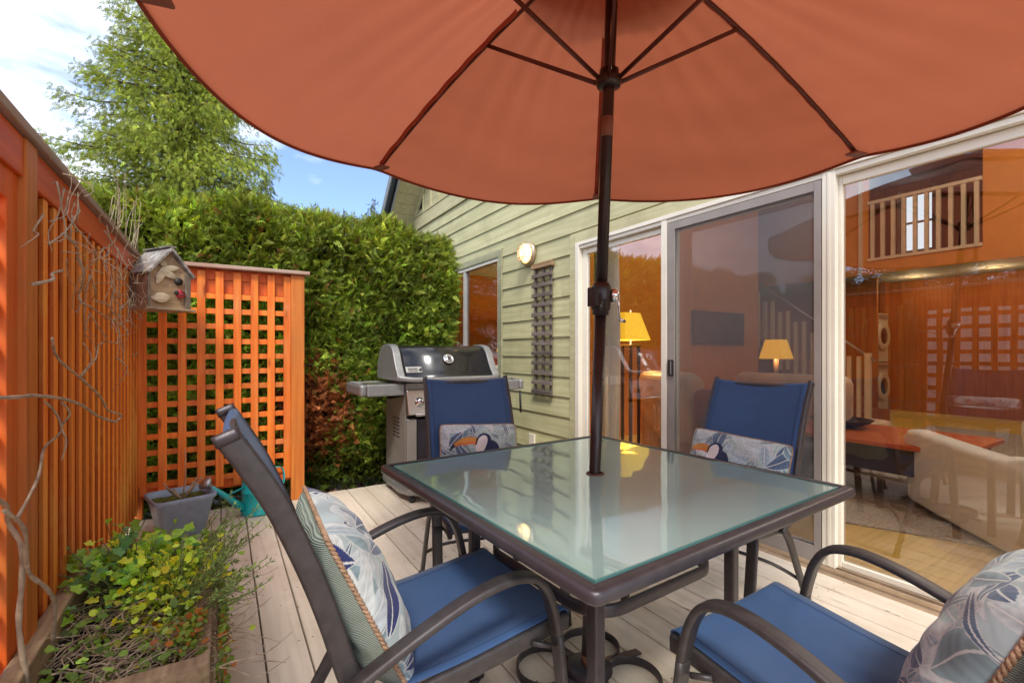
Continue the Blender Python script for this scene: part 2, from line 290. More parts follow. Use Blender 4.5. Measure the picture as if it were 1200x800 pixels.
class MB:
    def __init__(s): s.v = []; s.f = []; s.t = []; s.sm = []; s.c = []
    def _add(s, vs, fs, smooth=False, tone=None, col=None):
        b = len(s.v); s.v += [tuple(v) for v in vs]; tone = random.random() if tone is None else tone
        for f in fs: s.f.append(tuple(b+i for i in f)); s.t.append(tone); s.sm.append(smooth); s.c.append(col or (1, 1, 1))
        return s
    def box(s, x0, x1, y0, y1, z0, z1, tone=None, col=None):
        vs = [(x, y, z) for x in (x0, x1) for y in (y0, y1) for z in (z0, z1)]
        return s._add(vs, [(0, 1, 3, 2), (4, 6, 7, 5), (0, 4, 5, 1), (2, 3, 7, 6), (0, 2, 6, 4), (1, 5, 7, 3)], False, tone, col)
    def obox(s, c, ax, ay, az, tone=None):       # centre and three half-axis vectors
        c, ax, ay, az = map(Vector, (c, ax, ay, az))
        vs = [c+ax*i+ay*j+az*k for i in (-1, 1) for j in (-1, 1) for k in (-1, 1)]
        return s._add(vs, [(0, 1, 3, 2), (4, 6, 7, 5), (0, 4, 5, 1), (2, 3, 7, 6), (0, 2, 6, 4), (1, 5, 7, 3)], False, tone)
    def bar(s, a, b, w, h, up=(0, 0, 1), tone=None):
        a, b, up = Vector(a), Vector(b), Vector(up); t = (b-a); l = t.length; t = t/l
        sd = up.cross(t).normalized(); n = t.cross(sd)
        return s.obox((a+b)/2, t*l/2, sd*w/2, n*h/2, tone)
    def sweep(s, P, sec, up=None, closed=False, scale=None, smooth=True, tone=None, caps=True):
        P = [Vector(p) for p in P]; m = len(P); k = len(sec); vs = []; prev = None
        for i, p in enumerate(P):
            a = P[i-1] if (i > 0 or closed) else P[i]; b = P[(i+1) % m] if (i < m-1 or closed) else P[i]
            t = (b-a).normalized()
            if up is not None: sd = Vector(up); sd = (sd-t*sd.dot(t)).normalized()
            else:
                if prev is None: sd = t.orthogonal().normalized()
                else: sd = (prev-t*prev.dot(t)).normalized()
                prev = sd
            n = t.cross(sd); sc = scale[i] if scale else 1.
            for (x, y) in sec: vs.append(p+sd*x*sc+n*y*sc)
        fs = []
        for i in range(m if closed else m-1):
            j = (i+1) % m
            for q in range(k):
                r = (q+1) % k; fs.append((i*k+q, i*k+r, j*k+r, j*k+q))
        if not closed and caps: fs.append(tuple(range(k))[::-1]); fs.append(tuple((m-1)*k+q for q in range(k)))
        return s._add(vs, fs, smooth, tone)
    def lathe(s, prof, c=(0, 0, 0), n=24, axis=(0, 0, 1), smooth=True, tone=None):
        ax = Vector(axis).normalized(); u = ax.orthogonal().normalized(); w = ax.cross(u); c = Vector(c); vs = []; k = len(prof)
        for i in range(n):
            a = 2*math.pi*i/n; d = u*math.cos(a)+w*math.sin(a)
            for (r, z) in prof: vs.append(c+d*r+ax*z)
        fs = [(i*k+j, ((i+1) % n)*k+j, ((i+1) % n)*k+j+1, i*k+j+1) for i in range(n) for j in range(k-1)]
        fs.append(tuple(i*k for i in range(n))[::-1]); fs.append(tuple(i*k+k-1 for i in range(n)))
        return s._add(vs, fs, smooth, tone)
    def prism(s, poly, d0, d1, axis='x', tone=None, smooth=False):
        def P(a, b, d): return {'x': (d, a, b), 'y': (a, d, b), 'z': (a, b, d)}[axis]
        k = len(poly); vs = [P(a, b, d0) for a, b in poly]+[P(a, b, d1) for a, b in poly]
        fs = [tuple(range(k))[::-1], tuple(range(k, 2*k))]+[(i, (i+1) % k, k+(i+1) % k, k+i) for i in range(k)]
        return s._add(vs, fs, smooth, tone)
    def grid(s, fn, nu, nv, smooth=True, tone=None, colfn=None, closeu=False):
        vs = [fn(i/(nu), j/(nv)) for i in range(nu+1) for j in range(nv+1)]; b = len(s.v)
        s.v += [tuple(v) for v in vs]; tone = random.random() if tone is None else tone
        for i in range(nu):
            for j in range(nv):
                q = i*(nv+1)+j; s.f.append((b+q, b+q+nv+1, b+q+nv+2, b+q+1)); s.t.append(tone); s.sm.append(smooth)
                s.c.append(colfn((i+.5)/nu, (j+.5)/nv) if colfn else (1, 1, 1))
        return s
    def build(s, name, mat, parent=None, bev=0, seg=2, thick=0, col=False, pcol=None, fixn=False, sub=0, local=False):
        me = bpy.data.meshes.new(name); v = s.v
        if parent is not None and not local:
            o = wloc(parent); v = [(a-o[0], b-o[1], c-o[2]) for a, b, c in v]
        me.from_pydata(v, [], s.f)
        me.polygons.foreach_set('use_smooth', s.sm)
        at = me.attributes.new('tone', 'FLOAT', 'FACE'); at.data.foreach_set('value', s.t)
        if col:
            ac = me.attributes.new('col', 'FLOAT_COLOR', 'FACE'); ac.data.foreach_set('color', [x for c in s.c for x in (*c, 1)])
        if pcol is not None:
            ac = me.attributes.new('col', 'FLOAT_COLOR', 'POINT'); p4 = np.ones((len(v), 4), np.float32); p4[:, :3] = pcol.reshape(-1, 3); ac.data.foreach_set('color', p4.reshape(-1))
        if fixn:
            bm = bmesh.new(); bm.from_mesh(me); bmesh.ops.recalc_face_normals(bm, faces=bm.faces); bm.to_mesh(me); bm.free()
        me.materials.append(mat); ob = bpy.data.objects.new(name, me); COL.objects.link(ob); ob.parent = parent
        if thick: md = ob.modifiers.new('s', 'SOLIDIFY'); md.thickness = thick; md.offset = 0
        if bev: md = ob.modifiers.new('b', 'BEVEL'); md.width = bev; md.segments = seg; md.limit_method = 'ANGLE'; md.angle_limit = R(40)
        if sub: md = ob.modifiers.new('u', 'SUBSURF'); md.levels = sub; md.render_levels = sub
        return ob
def wloc(o):
    p = Vector(o.location)
    while o.parent: o = o.parent; p += o.location
    return p
def tag(o, label, cat, group=None):
    o['label'] = label; o['category'] = cat
    if group: o['group'] = group
    return o
def thing(name, label, cat, loc=(0, 0, 0), rz=0, group=None):
    o = bpy.data.objects.new(name, None); o.empty_display_size = .1; COL.objects.link(o); o.location = loc; o.rotation_euler = (0, 0, rz)
    return tag(o, label, cat, group)
def struct(o): o['kind'] = 'structure'; return o
def copy_tree(o, parent=None):
    c = o.copy(); COL.objects.link(c); c.parent = parent
    for ch in o.children: copy_tree(ch, c)
    return c
def uv_sphere(mb, c, rx, ry, rz, n=16, m=10):
    return mb.lathe([(max(1e-4, math.sin(math.pi*j/m)), -math.cos(math.pi*j/m)) for j in range(m+1)], (0, 0, 0), n) if False else \
        mb.grid(lambda u, v: (c[0]+rx*math.cos(2*math.pi*u)*math.sin(math.pi*v), c[1]+ry*math.sin(2*math.pi*u)*math.sin(math.pi*v), c[2]-rz*math.cos(math.pi*v)), n, m)

# leaf instancing into one mesh (numpy)
def inst(name, tv, tf, P, Rm, S, C, mat, parent=None):
    tv = np.asarray(tv, float); tf = np.asarray(tf, int); n = len(P); k = len(tv); nf = len(tf); w = tf.shape[1]
    V = np.einsum('nij,kj->nki', Rm, tv)*np.asarray(S)[:, None, None]+np.asarray(P)[:, None, :]
    V = V.reshape(-1, 3)
    if parent is not None: V = V-np.array(wloc(parent))
    F = (tf[None]+(np.arange(n)*k)[:, None, None]).reshape(-1)
    me = bpy.data.meshes.new(name); me.vertices.add(n*k); me.vertices.foreach_set('co', V.reshape(-1).astype(np.float32))
    me.loops.add(len(F)); me.loops.foreach_set('vertex_index', F.astype(np.int32)); me.polygons.add(n*nf)
    me.polygons.foreach_set('loop_start', (np.arange(n*nf)*w).astype(np.int32))
    ac = me.attributes.new('col', 'FLOAT_COLOR', 'FACE')
    C = np.asarray(C); cc = np.repeat(C, nf, axis=0) if C.ndim == 2 else C.reshape(-1, 3)
    ac.data.foreach_set('color', np.hstack([cc, np.ones((len(cc), 1))]).reshape(-1).astype(np.float32))
    me.update(calc_edges=True); me.validate(); me.materials.append(mat)
    ob = bpy.data.objects.new(name, me); COL.objects.link(ob); ob.parent = parent; return ob
def frames(D, roll=None, Nh=None):
    """rotation matrices with local x along D"""
    D = D/np.linalg.norm(D, axis=1, keepdims=True); n = len(D)
    h = rng.normal(size=(n, 3)) if Nh is None else Nh+rng.normal(size=(n, 3))*(.35 if roll is None else roll)
    Z = h-D*(h*D).sum(1, keepdims=True); Z /= np.linalg.norm(Z, axis=1, keepdims=True); Y = np.cross(Z, D)
    return np.stack([D, Y, Z], axis=2)
def spray_template(pairs=4, ll=.42, lw=.11, droop=.25):
    v = []; f = []
    def leaf(base, ang, l, w, zz):
        c, s_ = math.cos(ang), math.sin(ang); b = len(v)
        for (x, y, z) in ((0, 0, 0), (l*.5, w, .02), (l, 0, -.05), (l*.5, -w, .02)):
            X = base[0]+c*x-s_*y; Y = base[1]+s_*x+c*y; v.append((X, Y, zz+z-droop*X*X))
        f.append((b, b+1, b+2, b+3))
    for i in range(pairs):
        t = i/pairs; l = ll*(1-.55*t)
        for sg in (-1, 1): leaf((t*.8, 0), sg*R(48-10*t), l, lw*(1-.3*t), .03*sg*(i % 2))
    leaf((.55, 0), 0, .5, lw*.9, 0); leaf((0, 0), 0, .6, lw*.6, 0)
    return v, f
SPRAY = spray_template(5, .40, .052, .28)

# ------------------------------------------------------------------ camera, world, sun
cam = bpy.data.cameras.new('camera'); co = bpy.data.objects.new('camera', cam); COL.objects.link(co); scene.camera = co
cam.sensor_width = 36; cam.lens = 16.35; cam.shift_y = .010; cam.clip_start = .02; cam.clip_end = 500
co.location = (0, 0, 1.12); co.rotation_euler = (R(90), 0, -math.atan2(.52705, .84983))
SUN_EL, SUN_AZ = R(50), R(212)           # azimuth measured clockwise from +Y
sd = Vector((math.sin(SUN_AZ)*math.cos(SUN_EL), math.cos(SUN_AZ)*math.cos(SUN_EL), math.sin(SUN_EL)))
sl = bpy.data.lights.new('sun', 'SUN'); sl.energy = 3.1; sl.angle = R(12); sl.color = (1, .95, .86)
so = bpy.data.objects.new('sun', sl); COL.objects.link(so); so.rotation_euler = (-sd).to_track_quat('-Z', 'Y').to_euler(); so.location = (0, -5, 8)
w = bpy.data.worlds.new('World'); scene.world = w; w.use_nodes = True; nt = w.node_tree; nt.nodes.clear()
wo = N(nt, 'ShaderNodeOutputWorld'); bg = N(nt, 'ShaderNodeBackground'); bg.inputs['Strength'].default_value = .15
sky = N(nt, 'ShaderNodeTexSky', sky_type='NISHITA'); sky.sun_disc = False; sky.sun_elevation = SUN_EL; sky.sun_rotation = SUN_AZ; sky.air_density = 1.; sky.dust_density = .6; sky.ozone_density = 2.5
tc = N(nt, 'ShaderNodeTexCoord'); mp = N(nt, 'ShaderNodeMapping'); mp.inputs['Scale'].default_value = (1.0, 1.0, 1.9); mp.inputs['Location'].default_value = (.35, .12, .3)
L(nt, tc.outputs['Generated'], mp.inputs[0])
nz = N(nt, 'ShaderNodeTexNoise'); nz.inputs['Scale'].default_value = 1.7; nz.inputs['Detail'].default_value = 9; nz.inputs['Roughness'].default_value = .55; nz.inputs['Distortion'].default_value = .25
L(nt, mp.outputs[0], nz.inputs['Vector'])
cf = ramp(nt, nz.outputs['Fac'], [(.44, (.06, .06, .06)), (.58, (.96,)*3)])
cc = ramp(nt, nz.outputs['Fac'], [(.45, (13.5, 14.2, 15.6)), (.72, (20.5, 20.5, 20.7))]); 
skyg = N(nt, 'ShaderNodeMix', data_type='RGBA', blend_type='MULTIPLY'); skyg.inputs['Factor'].default_value = 1.; skyg.inputs[7].default_value = (1.35, 1.5, 1.75, 1); L(nt, sky.outputs[0], skyg.inputs[6])
mx = N(nt, 'ShaderNodeMix', data_type='RGBA'); L(nt, cf, mx.inputs['Factor']); L(nt, skyg.outputs[2], mx.inputs[6]); L(nt, cc, mx.inputs[7])
L(nt, mx.outputs[2], bg.inputs[0]); L(nt, bg.outputs[0], wo.inputs[0])
scene.view_settings.view_transform = 'Standard'; scene.view_settings.look = 'None'; scene.view_settings.exposure = 0
scene.cycles.max_bounces = 10; scene.cycles.transparent_max_bounces = 16; scene.cycles.diffuse_bounces = 4; scene.cycles.glossy_bounces = 5
scene.cycles.sample_clamp_indirect = 6; scene.cycles.use_denoising = True
def lamp_light(name, loc, power, col=(1, .62, .25), rad=.06, parent=None, typ='POINT'):
    l = bpy.data.lights.new(name, typ); l.energy = power; l.color = col; l.shadow_soft_size = rad
    o = bpy.data.objects.new(name, l); COL.objects.link(o)
    if parent is not None: o.parent = parent; o.location = Vector(loc)-wloc(parent)
    else: o.location = loc
    return o

# ------------------------------------------------------------------ ground and deck
WX = 2.62                                  # plane of the house wall
g = MB().grid(lambda u, v: ((u-.5)*160, (v-.5)*160, -.12), 8, 8); ground = struct(g.build('ground', M['mulch']))
d = MB(); x = -1.02
while x < 2.59:
    x1 = min(x+.1385, 2.596)
    d.box(x, x1, -3.2, 3.93, -.035, 0, random.random()); x += .144
for k, y in enumerate(np.arange(-3, 3.9, .45)): d.box(-1.02, 2.59, y, y+.04, -.12, -.04)
# screw holes, knots and specks of litter worked into the deck surface
deck = struct(d.build('deck', M['deck'], bev=.0035))
sw = MB()
x = -1.02
while x < 2.5:
    for k, y in enumerate(np.arange(-.3, 3.9, .45)):
        for xx in (x+.022, x+.116):
            yy = y+.02+random.uniform(-.006, .006); sw._add([(xx+.0035*math.cos(a_*1.047), yy+.0035*math.sin(a_*1.047), .0012) for a_ in range(6)], [tuple(range(6))])
    x += .144
so_ = sw.build('screw_heads', M['zinc'] if False else M['rust'], deck); so_['kind'] = 'stuff'
gd = MB()
for i in range(190):
    a, b, r = random.uniform(-.4, 2.5), random.uniform(.8, 3.9), random.uniform(.003, .011)
    t = random.uniform(0, 3); gd._add([(a+r*math.cos(t), b+r*1.6*math.sin(t), .002), (a+r*.4*math.cos(t+2), b+r*math.sin(t+2), .004), (a+r*math.cos(t+4), b+r*math.sin(t+4), .002)], [(0, 1, 2)])
lit = gd.build('leaf_litter', M['twig']); lit['kind'] = 'stuff'; lit['label'] = 'tiny dry leaf scraps scattered over the deck boards'; lit['category'] = 'leaf litter'

# ------------------------------------------------------------------ left fence
FX, TY = -.49, 3.88
fe = thing('slatted_fence', 'tall orange stained fence of upright battens running along the left, under a grey cap', 'fence', (FX, 2.8, 0))
b = MB()
y = 1.575
while y < 3.93:
    if y < 1.78: y += .1065; continue
    b.box(FX-.022, FX, y, min(y+.105, 3.93), .06, 1.709); y += .1065
b.build('board', M['fence'], fe, bev=.002)
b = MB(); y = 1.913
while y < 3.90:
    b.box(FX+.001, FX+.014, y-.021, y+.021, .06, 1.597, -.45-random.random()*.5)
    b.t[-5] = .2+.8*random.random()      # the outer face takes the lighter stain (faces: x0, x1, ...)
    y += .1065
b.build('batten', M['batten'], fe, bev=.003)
b = MB(); b.box(FX-.03, FX+.030, 1.79, 1.882, .0, 1.709); b.build('post', M['fencebig'], fe, bev=.004)
b = MB(); b.box(FX-.05, FX+.03, 3.935, 4.0, 0, 1.709); b.build('post', M['fencebig'], fe, bev=.004)
b = MB(); b.box(FX+.001, FX+.020, 1.883, 3.93, 1.599, 1.709); b.box(FX+.013, FX+.024, -.9, 1.789, 1.599, 1.709); b.build('fascia', M['fascia'], fe, bev=.003)
b = MB(); b.box(FX-.06, FX+.042, -.9, 3.96, 1.711, 1.742); b.build('cap', M['capy'], fe, bev=.004)
# lattice length of the same fence towards the camera side (seen mirrored in the door glass)
f2 = thing('lattice_fence', 'orange lattice fence section seen mirrored in the right glass door', 'fence', (FX, .5, 0))
def lattice(y0, y1, x, ax='y'):
    m1 = MB()
    k = y0
    while k < y1-.02: m1.box(x-.004, x+.012, k, k+.045, .12, 1.55); k += .125
    z = .18
    while z < 1.47: m1.box(x-.018, x-.0045, y0, y1, z, z+.04, random.random()); z += .115
    return m1
lattice(-.9, 1.715, FX).build('lattice_panel', M['lattice'], f2, bev=.002)
b = MB(); b.box(FX-.02, FX+.0125, -.9, 1.715, 1.52, 1.709, .5); b.build('rail', M['fence'], f2)
b = MB(); b.box(FX-.02, FX+.02, -.9, 1.715, .04, .16, .5); b.build('rail', M['fence'], f2)
b = MB(); b.box(FX-.02, FX+.0125, 1.716, 1.789, .02, 1.709); b.build('stile', M['fence'], f2, bev=.003)
for yy in (-.95, .30): b = MB(); b.box(FX-.04, FX+.04, yy, yy+.09, 0, 1.709); b.build('post', M['fencebig'], f2, bev=.004)
nb = thing('garden_wall', 'pale cladding wall of the neighbouring plot mirrored behind the lattice', 'wall', (-2.2, 0, -.12))
b = MB(); b.box(-2.3, -2.2, -4.5, 2.7, -.12, 1.85)
for k in range(30): b.box(-2.2, -2.185, -4.5+k*.24, -4.5+k*.24+.02, -.1, 1.85)
b.build('cladding', M['neigh'], nb)
b = MB(); b.box(-2.33, -2.17, -4.5, 2.7, 1.85, 1.9); b.build('cap', M['capy'], nb)

# ------------------------------------------------------------------ trellis screen across the back
tr = thing('trellis_screen', 'orange square lattice screen standing at the far left corner of the deck', 'trellis', (0, TY, 0))
b = MB()
for i in range(9):
    xc = -.455+i*.1078
    if xc < .43: b.box(xc-.024, xc+.024, TY-.012, TY+.004, .17, 1.685)
for i in range(13):
    z = .215+i*.1065
    b.box(-.47, .44, TY+.005, TY+.019, z, z+.038)
b.build('lattice_panel', M['lattice'], tr, bev=.002)
b = MB(); b.box(-.47, .44, TY+.020, TY+.045, 1.535, 1.625, .4); b.box(-.47, .44, TY+.020, TY+.042, 1.628, 1.70, .7); b.build('rail', M['fence'], tr, bev=.002)
b = MB(); b.box(-.47, .44, TY+.020, TY+.045, .15, .235); b.build('rail', M['fence'], tr, bev=.002)
b = MB(); b.box(.432, .525, TY-.03, TY+.05, 0, 1.70); b.build('post', M['fencebig'], tr, bev=.004)
b = MB(); b.box(-.50, .56, TY-.06, TY+.075, 1.702, 1.728); b.build('cap', M['cap'], tr, bev=.004)
# ------------------------------------------------------------------ birdhouse
bh = thing('birdhouse', 'weathered wooden birdhouse with grey peaked roof hung at the fence corner', 'birdhouse', (-.335, 3.58, 1.385), R(33)); bh.scale = (1.08, 1.08, 1.06)
W2, D2, H1, H2 = .110, .095, .195, .325
b = MB(); b.prism([(-D2, 0), (D2, 0), (D2, H1), (-D2, H1)], -W2, -W2+.012, 'x'); b.prism([(-D2, 0), (D2, 0), (D2, H1), (-D2, H1)], W2-.012, W2, 'x')
b.build('side_panel', M['bird_wood'], bh, bev=.002, local=True)
pent = [(-W2+.013, 0), (W2-.013, 0), (W2-.013, H1+.01), (0, H2), (-W2+.013, H1+.01)]
b = MB(); b.prism(pent, -D2+.004, -D2+.016, 'y'); b.prism(pent, D2-.016, D2-.004, 'y'); fr_ = b.build('front_panel', M['bird_front'], bh, bev=.002, local=True)
for q_ in ((-W2, -W2+.014, -D2-.006, -D2+.002, 0, H1), (W2-.03, W2, -D2-.010, -D2+.002, 0, H1+.02)): b = MB(); b.box(*q_); b.build('bark_strip', M['grey_wood'], bh, bev=.003, local=True)
b = MB(); b.box(-W2-.02, W2+.02, -D2-.025, D2+.01, -.014, -.001); b.build('base', M['bird_wood'], bh, bev=.002, local=True)
for s in (-1, 1):
    b = MB(); n = Vector((s*(H2-H1+.01), 0, W2)).normalized(); t = Vector((s*W2, 0, -(H2-H1+.01))).normalized()
    b.obox(Vector((0, 0, H2+.012))+t*.095, t*.098, (0, .125, 0), n*.007); b.build('roof', M['bird_roof'], bh, bev=.002, local=True)
b = MB(); b.box(-.022, .022, -.126, .126, H2+.017, H2+.026); b.build('ridge_board', M['bird_roof'], bh, bev=.003, local=True)
b = MB(); b.lathe([(.021, 0), (.021, .008)], (.045, -D2-.004, .155), 20, (0, -1, 0)); b.build('entrance_hole', M['black'], bh, local=True)
b = MB(); uv_sphere(b, (.052, -D2-.010, .085), .026, .012, .026, 16, 10); lb = b.build('ladybird', plain('ladybird_red', (.42, .03, .05), .4), bh, local=True)
b = MB(); uv_sphere(b, (.030, -D2-.014, .090), .012, .010, .014, 12, 8)
for (a, c) in ((.055, .098), (.062, .080), (.048, .076), (.067, .094)): uv_sphere(b, (a, -D2-.021, c), .005, .004, .005, 8, 6)
b.build('spot', M['black'], lb, local=True)
b = MB()
for (a0, l, wd, cx, cz) in ((R(38), .125, .040, -.025, .205), (R(72), .10, .034, -.050, .175), (R(12), .11, .030, .0, .225), (R(-25), .10, .034, -.005, .190), (R(125), .07, .028, -.035, .245), (R(5), .10, .05, -.045, .055)):
    dx, dz = math.cos(a0), math.sin(a0); P = [Vector((cx+dx*l*(t-.5), -D2-.003-.006*math.sin(math.pi*t), cz+dz*l*(t-.5))) for t in [i/8 for i in range(9)]]
    b.sweep(P, rrect(.006, wd, .002, 2), up=(0, 1, 0), scale=[.15+math.sin(math.pi*i/8) for i in range(9)])
b.build('carved_leaf', wood('carved_leaf_wood', (.50, .38, .24), (.68, .56, .40), 'x', rough=.8), bh, local=True)
b = MB()
b.sweep(catmull([(-W2-.004, -D2+.02, .195), (-W2-.01, -.02, .11), (-W2-.012, 0, .055), (-W2-.008, .03, .04)]), circ(.0015, 6)); b.lathe([(.001, 0), (.016, .004), (.014, .010), (.001, .012)], (-W2-.001, .02, .045), 12, (-1, 0, 0)); b.build('hanging_wire', M['twig'], bh, local=True)

# ------------------------------------------------------------------ hedge
def thuja_cols(n, base, dead=None):
    c = np.array(base)[None]*(rng.uniform(.55, 1.55, (n, 1)))*rng.uniform(.88, 1.12, (n, 3)); return c
hg = thing('hedge', 'dense clipped green cedar hedge rising behind the lattice screen and the grill', 'hedge', (.3, 4.6, -.1))
def hedge_h(x): return 2.22+.035*np.sin(x*2.1+.5)+.035*np.sin(x*5.3+1)+.03*np.sin(x*11.)-.05*np.clip(x-1.5, 0, 2)
def hedge_y(x, z):  # front face
    return 4.16+.045*np.sin(x*3.7+z*2.1)+.035*np.sin(z*4.3+x*1.3+1)+.03*np.sin(x*9.+z*7.)
n1 = 40000
xs = rng.uniform(-2.4, 1.88, n1); zs = np.empty(n1)
u = rng.uniform(0, 1, n1); H = hedge_h(xs); zs = -.05+u*(H+.05)
ys = hedge_y(xs, zs)+rng.normal(0, .035, n1)
hi = zs > H-.22; ys[hi] += (zs[hi]-(H[hi]-.22))**2*2.5
Pf = np.stack([xs, ys, zs], 1)
Df = np.stack([rng.normal(0, .45, n1), rng.normal(-.75, .25, n1), rng.normal(.35, .45, n1)], 1)
n2 = 9000; xt = rng.uniform(-2.4, 1.9, n2); yt = rng.uniform(4.2, 5.3, n2); zt = hedge_h(xt)+rng.normal(0, .03, n2)+.04*np.sin(yt*6)
Pt = np.stack([xt, yt, zt], 1); Dt = np.stack([rng.normal(0, .5, n2), rng.normal(-.3, .4, n2), rng.normal(.85, .25, n2)], 1)
n3 = 7500; ye = rng.uniform(4.15, 5.3, n3); ze = rng.uniform(0, 1, n3)*hedge_h(np.full(n3, 1.9)); xe = 1.93+.05*np.sin(ze*5)+.04*np.sin(ye*7)+rng.normal(0, .03, n3)-np.clip(4.3-ye, 0, 1)*.5
Pe = np.stack([xe, ye, ze], 1); De = np.stack([rng.normal(.8, .3, n3), rng.normal(-.3, .4, n3), rng.normal(.4, .4, n3)], 1)
P = np.vstack([Pf, Pt, Pe]); D = np.vstack([Df, Dt, De]); n = len(P)
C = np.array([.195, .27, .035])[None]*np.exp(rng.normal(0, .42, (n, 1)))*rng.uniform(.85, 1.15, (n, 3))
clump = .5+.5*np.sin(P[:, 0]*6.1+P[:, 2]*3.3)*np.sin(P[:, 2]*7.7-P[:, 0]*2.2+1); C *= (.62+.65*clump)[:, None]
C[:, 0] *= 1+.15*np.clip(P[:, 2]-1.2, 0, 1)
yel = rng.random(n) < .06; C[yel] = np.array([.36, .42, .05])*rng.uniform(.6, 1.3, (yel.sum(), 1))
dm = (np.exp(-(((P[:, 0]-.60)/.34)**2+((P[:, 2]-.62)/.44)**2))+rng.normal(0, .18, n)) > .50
bk = (P[:, 0] < .5) & (P[:, 2] < 1.7); C[bk] *= 2.0  # leaves behind the lattice lightened in colour to offset its shadow
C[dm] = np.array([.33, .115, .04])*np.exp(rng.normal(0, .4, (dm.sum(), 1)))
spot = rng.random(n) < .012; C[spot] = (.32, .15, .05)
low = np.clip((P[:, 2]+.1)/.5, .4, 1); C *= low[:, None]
S = rng.uniform(.055, .105, n)
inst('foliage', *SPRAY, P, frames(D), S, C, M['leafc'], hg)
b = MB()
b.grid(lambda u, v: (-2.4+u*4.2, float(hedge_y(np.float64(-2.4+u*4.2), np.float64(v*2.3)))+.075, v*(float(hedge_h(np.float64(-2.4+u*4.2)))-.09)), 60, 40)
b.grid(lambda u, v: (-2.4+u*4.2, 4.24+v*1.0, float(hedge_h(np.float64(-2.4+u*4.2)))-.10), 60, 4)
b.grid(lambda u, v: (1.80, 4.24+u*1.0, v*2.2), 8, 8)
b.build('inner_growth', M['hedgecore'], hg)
b = MB()
for i in range(70):
    x, z = random.uniform(-1.2, 1.8), random.uniform(.1, 2.1); y = float(hedge_y(np.float64(x), np.float64(z)))+.03
    P_ = [(x, y+.05, z), (x+random.uniform(-.1, .1), y, z+random.uniform(.05, .12)), (x+random.uniform(-.2, .2), y-.06, z+random.uniform(.08, .25))]
    b.sweep(catmull(P_, 4), circ(random.uniform(.003, .007), 5), scale=[1-.08*k for k in range(9)])
for i in range(8):
    x = -1.0+i*.42; b.sweep([(x, 4.5, -.1), (x+.05, 4.5, 1.0), (x, 4.55, 2.0)], circ(.035, 8))
b.build('branch', M['stem'], hg)
# leaf litter under the hedge
n = 1500; P = np.stack([rng.uniform(-.5, 2.0, n), rng.uniform(3.95, 4.35, n), rng.uniform(-.11, -.05, n)], 1)
D = np.stack([rng.normal(size=n), rng.normal(size=n), rng.normal(0, .3, n)], 1)
o = inst('fallen_leaves', [(0, 0, 0), (.5, .35, .1), (1, 0, 0), (.5, -.35, .1)], [(0, 1, 2, 3)], P, frames(D, Nh=np.array([[0, 0, 1.]])), rng.uniform(.03, .07, n), np.array([.10, .055, .04])*np.exp(rng.normal(0, .5, (n, 1))), M['leafc'])
o['kind'] = 'stuff'; o['label'] = 'brown fallen leaves and mulch under the hedge at the deck edge'; o['category'] = 'fallen leaves'

# ------------------------------------------------------------------ conifers behind
def conifer(name, label, x, y, h, rad, nbr, nsp, base, z0, sc, colr, lean=0, group=None, exclude=0):
    t = thing(name, label, 'tree', (x, y, -.1)); b = MB()
    b.sweep([(x, y, -.1), (x+lean*.3, y, h*.4), (x+lean*.7, y, h*.75), (x+lean, y, h)], circ(1, 10), scale=[rad*.065, rad*.05, rad*.026, .01]); b.build('trunk', M['bark'], t)
    b = MB(); P = []; D = []
    for i in range(nbr):
        f = (i+random.random())/nbr; z = z0+(h-z0)*f; r = rad*(1-f)**.95*random.uniform(.5, 1.12)+.12; a = i*2.399+random.uniform(-.4, .4)
        dx, dy = math.cos(a), math.sin(a); bx = x+lean*z/h
        q = [Vector((bx, y, z)), Vector((bx+dx*r*.35, y+dy*r*.35, z+r*.10)), Vector((bx+dx*r*.7, y+dy*r*.7, z+r*.02)), Vector((bx+dx*r, y+dy*r, z-r*.02+.18*random.random()))]
        cp = catmull(q, 4); b.sweep(cp, circ(1, 5), scale=[max(.006, .035*rad/3*(1-k/len(cp))) for k in range(len(cp))])
        k = int(nsp*r/rad)+6
        for j in range(k):
            tt = random.random()**.7*.95+.05; idx = min(len(cp)-1, int(tt*(len(cp)-1))); p = cp[idx]
            sp = (.06+.13*r*(1-tt*.7))
            off = Vector((random.gauss(0, sp)*abs(dy)+random.gauss(0, .1), random.gauss(0, sp)*abs(dx)+random.gauss(0, .1), -abs(random.gauss(0, .26))+.06))
            P.append(p+off); D.append((dx+random.gauss(0, .6), dy+random.gauss(0, .6), -1.25+random.gauss(0, .5)))
    b.build('branch', M['bark'], t)
    P = np.array([tuple(p) for p in P]); D = np.array(D); n = len(P)
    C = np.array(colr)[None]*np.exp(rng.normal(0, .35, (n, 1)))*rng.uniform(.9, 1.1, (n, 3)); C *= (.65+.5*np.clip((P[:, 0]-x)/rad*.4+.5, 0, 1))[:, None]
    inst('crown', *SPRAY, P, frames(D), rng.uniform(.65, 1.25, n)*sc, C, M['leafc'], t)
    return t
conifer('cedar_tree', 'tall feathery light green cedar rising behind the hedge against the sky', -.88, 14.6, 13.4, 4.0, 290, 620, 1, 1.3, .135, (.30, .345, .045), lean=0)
conifer('fir_tree', 'small dark conifer far off, just right of the tall cedar', -1.15+3.25, 30.6, 11.6, 2.0, 60, 45, 1, 5, .30, (.06, .085, .03))
conifer('fir_tree', 'slim conifer tip showing between the hedge top and the roof edge', 6.0, 22.0, 8.2, .9, 40, 16, 1, 4, .2, (.07, .08, .04))
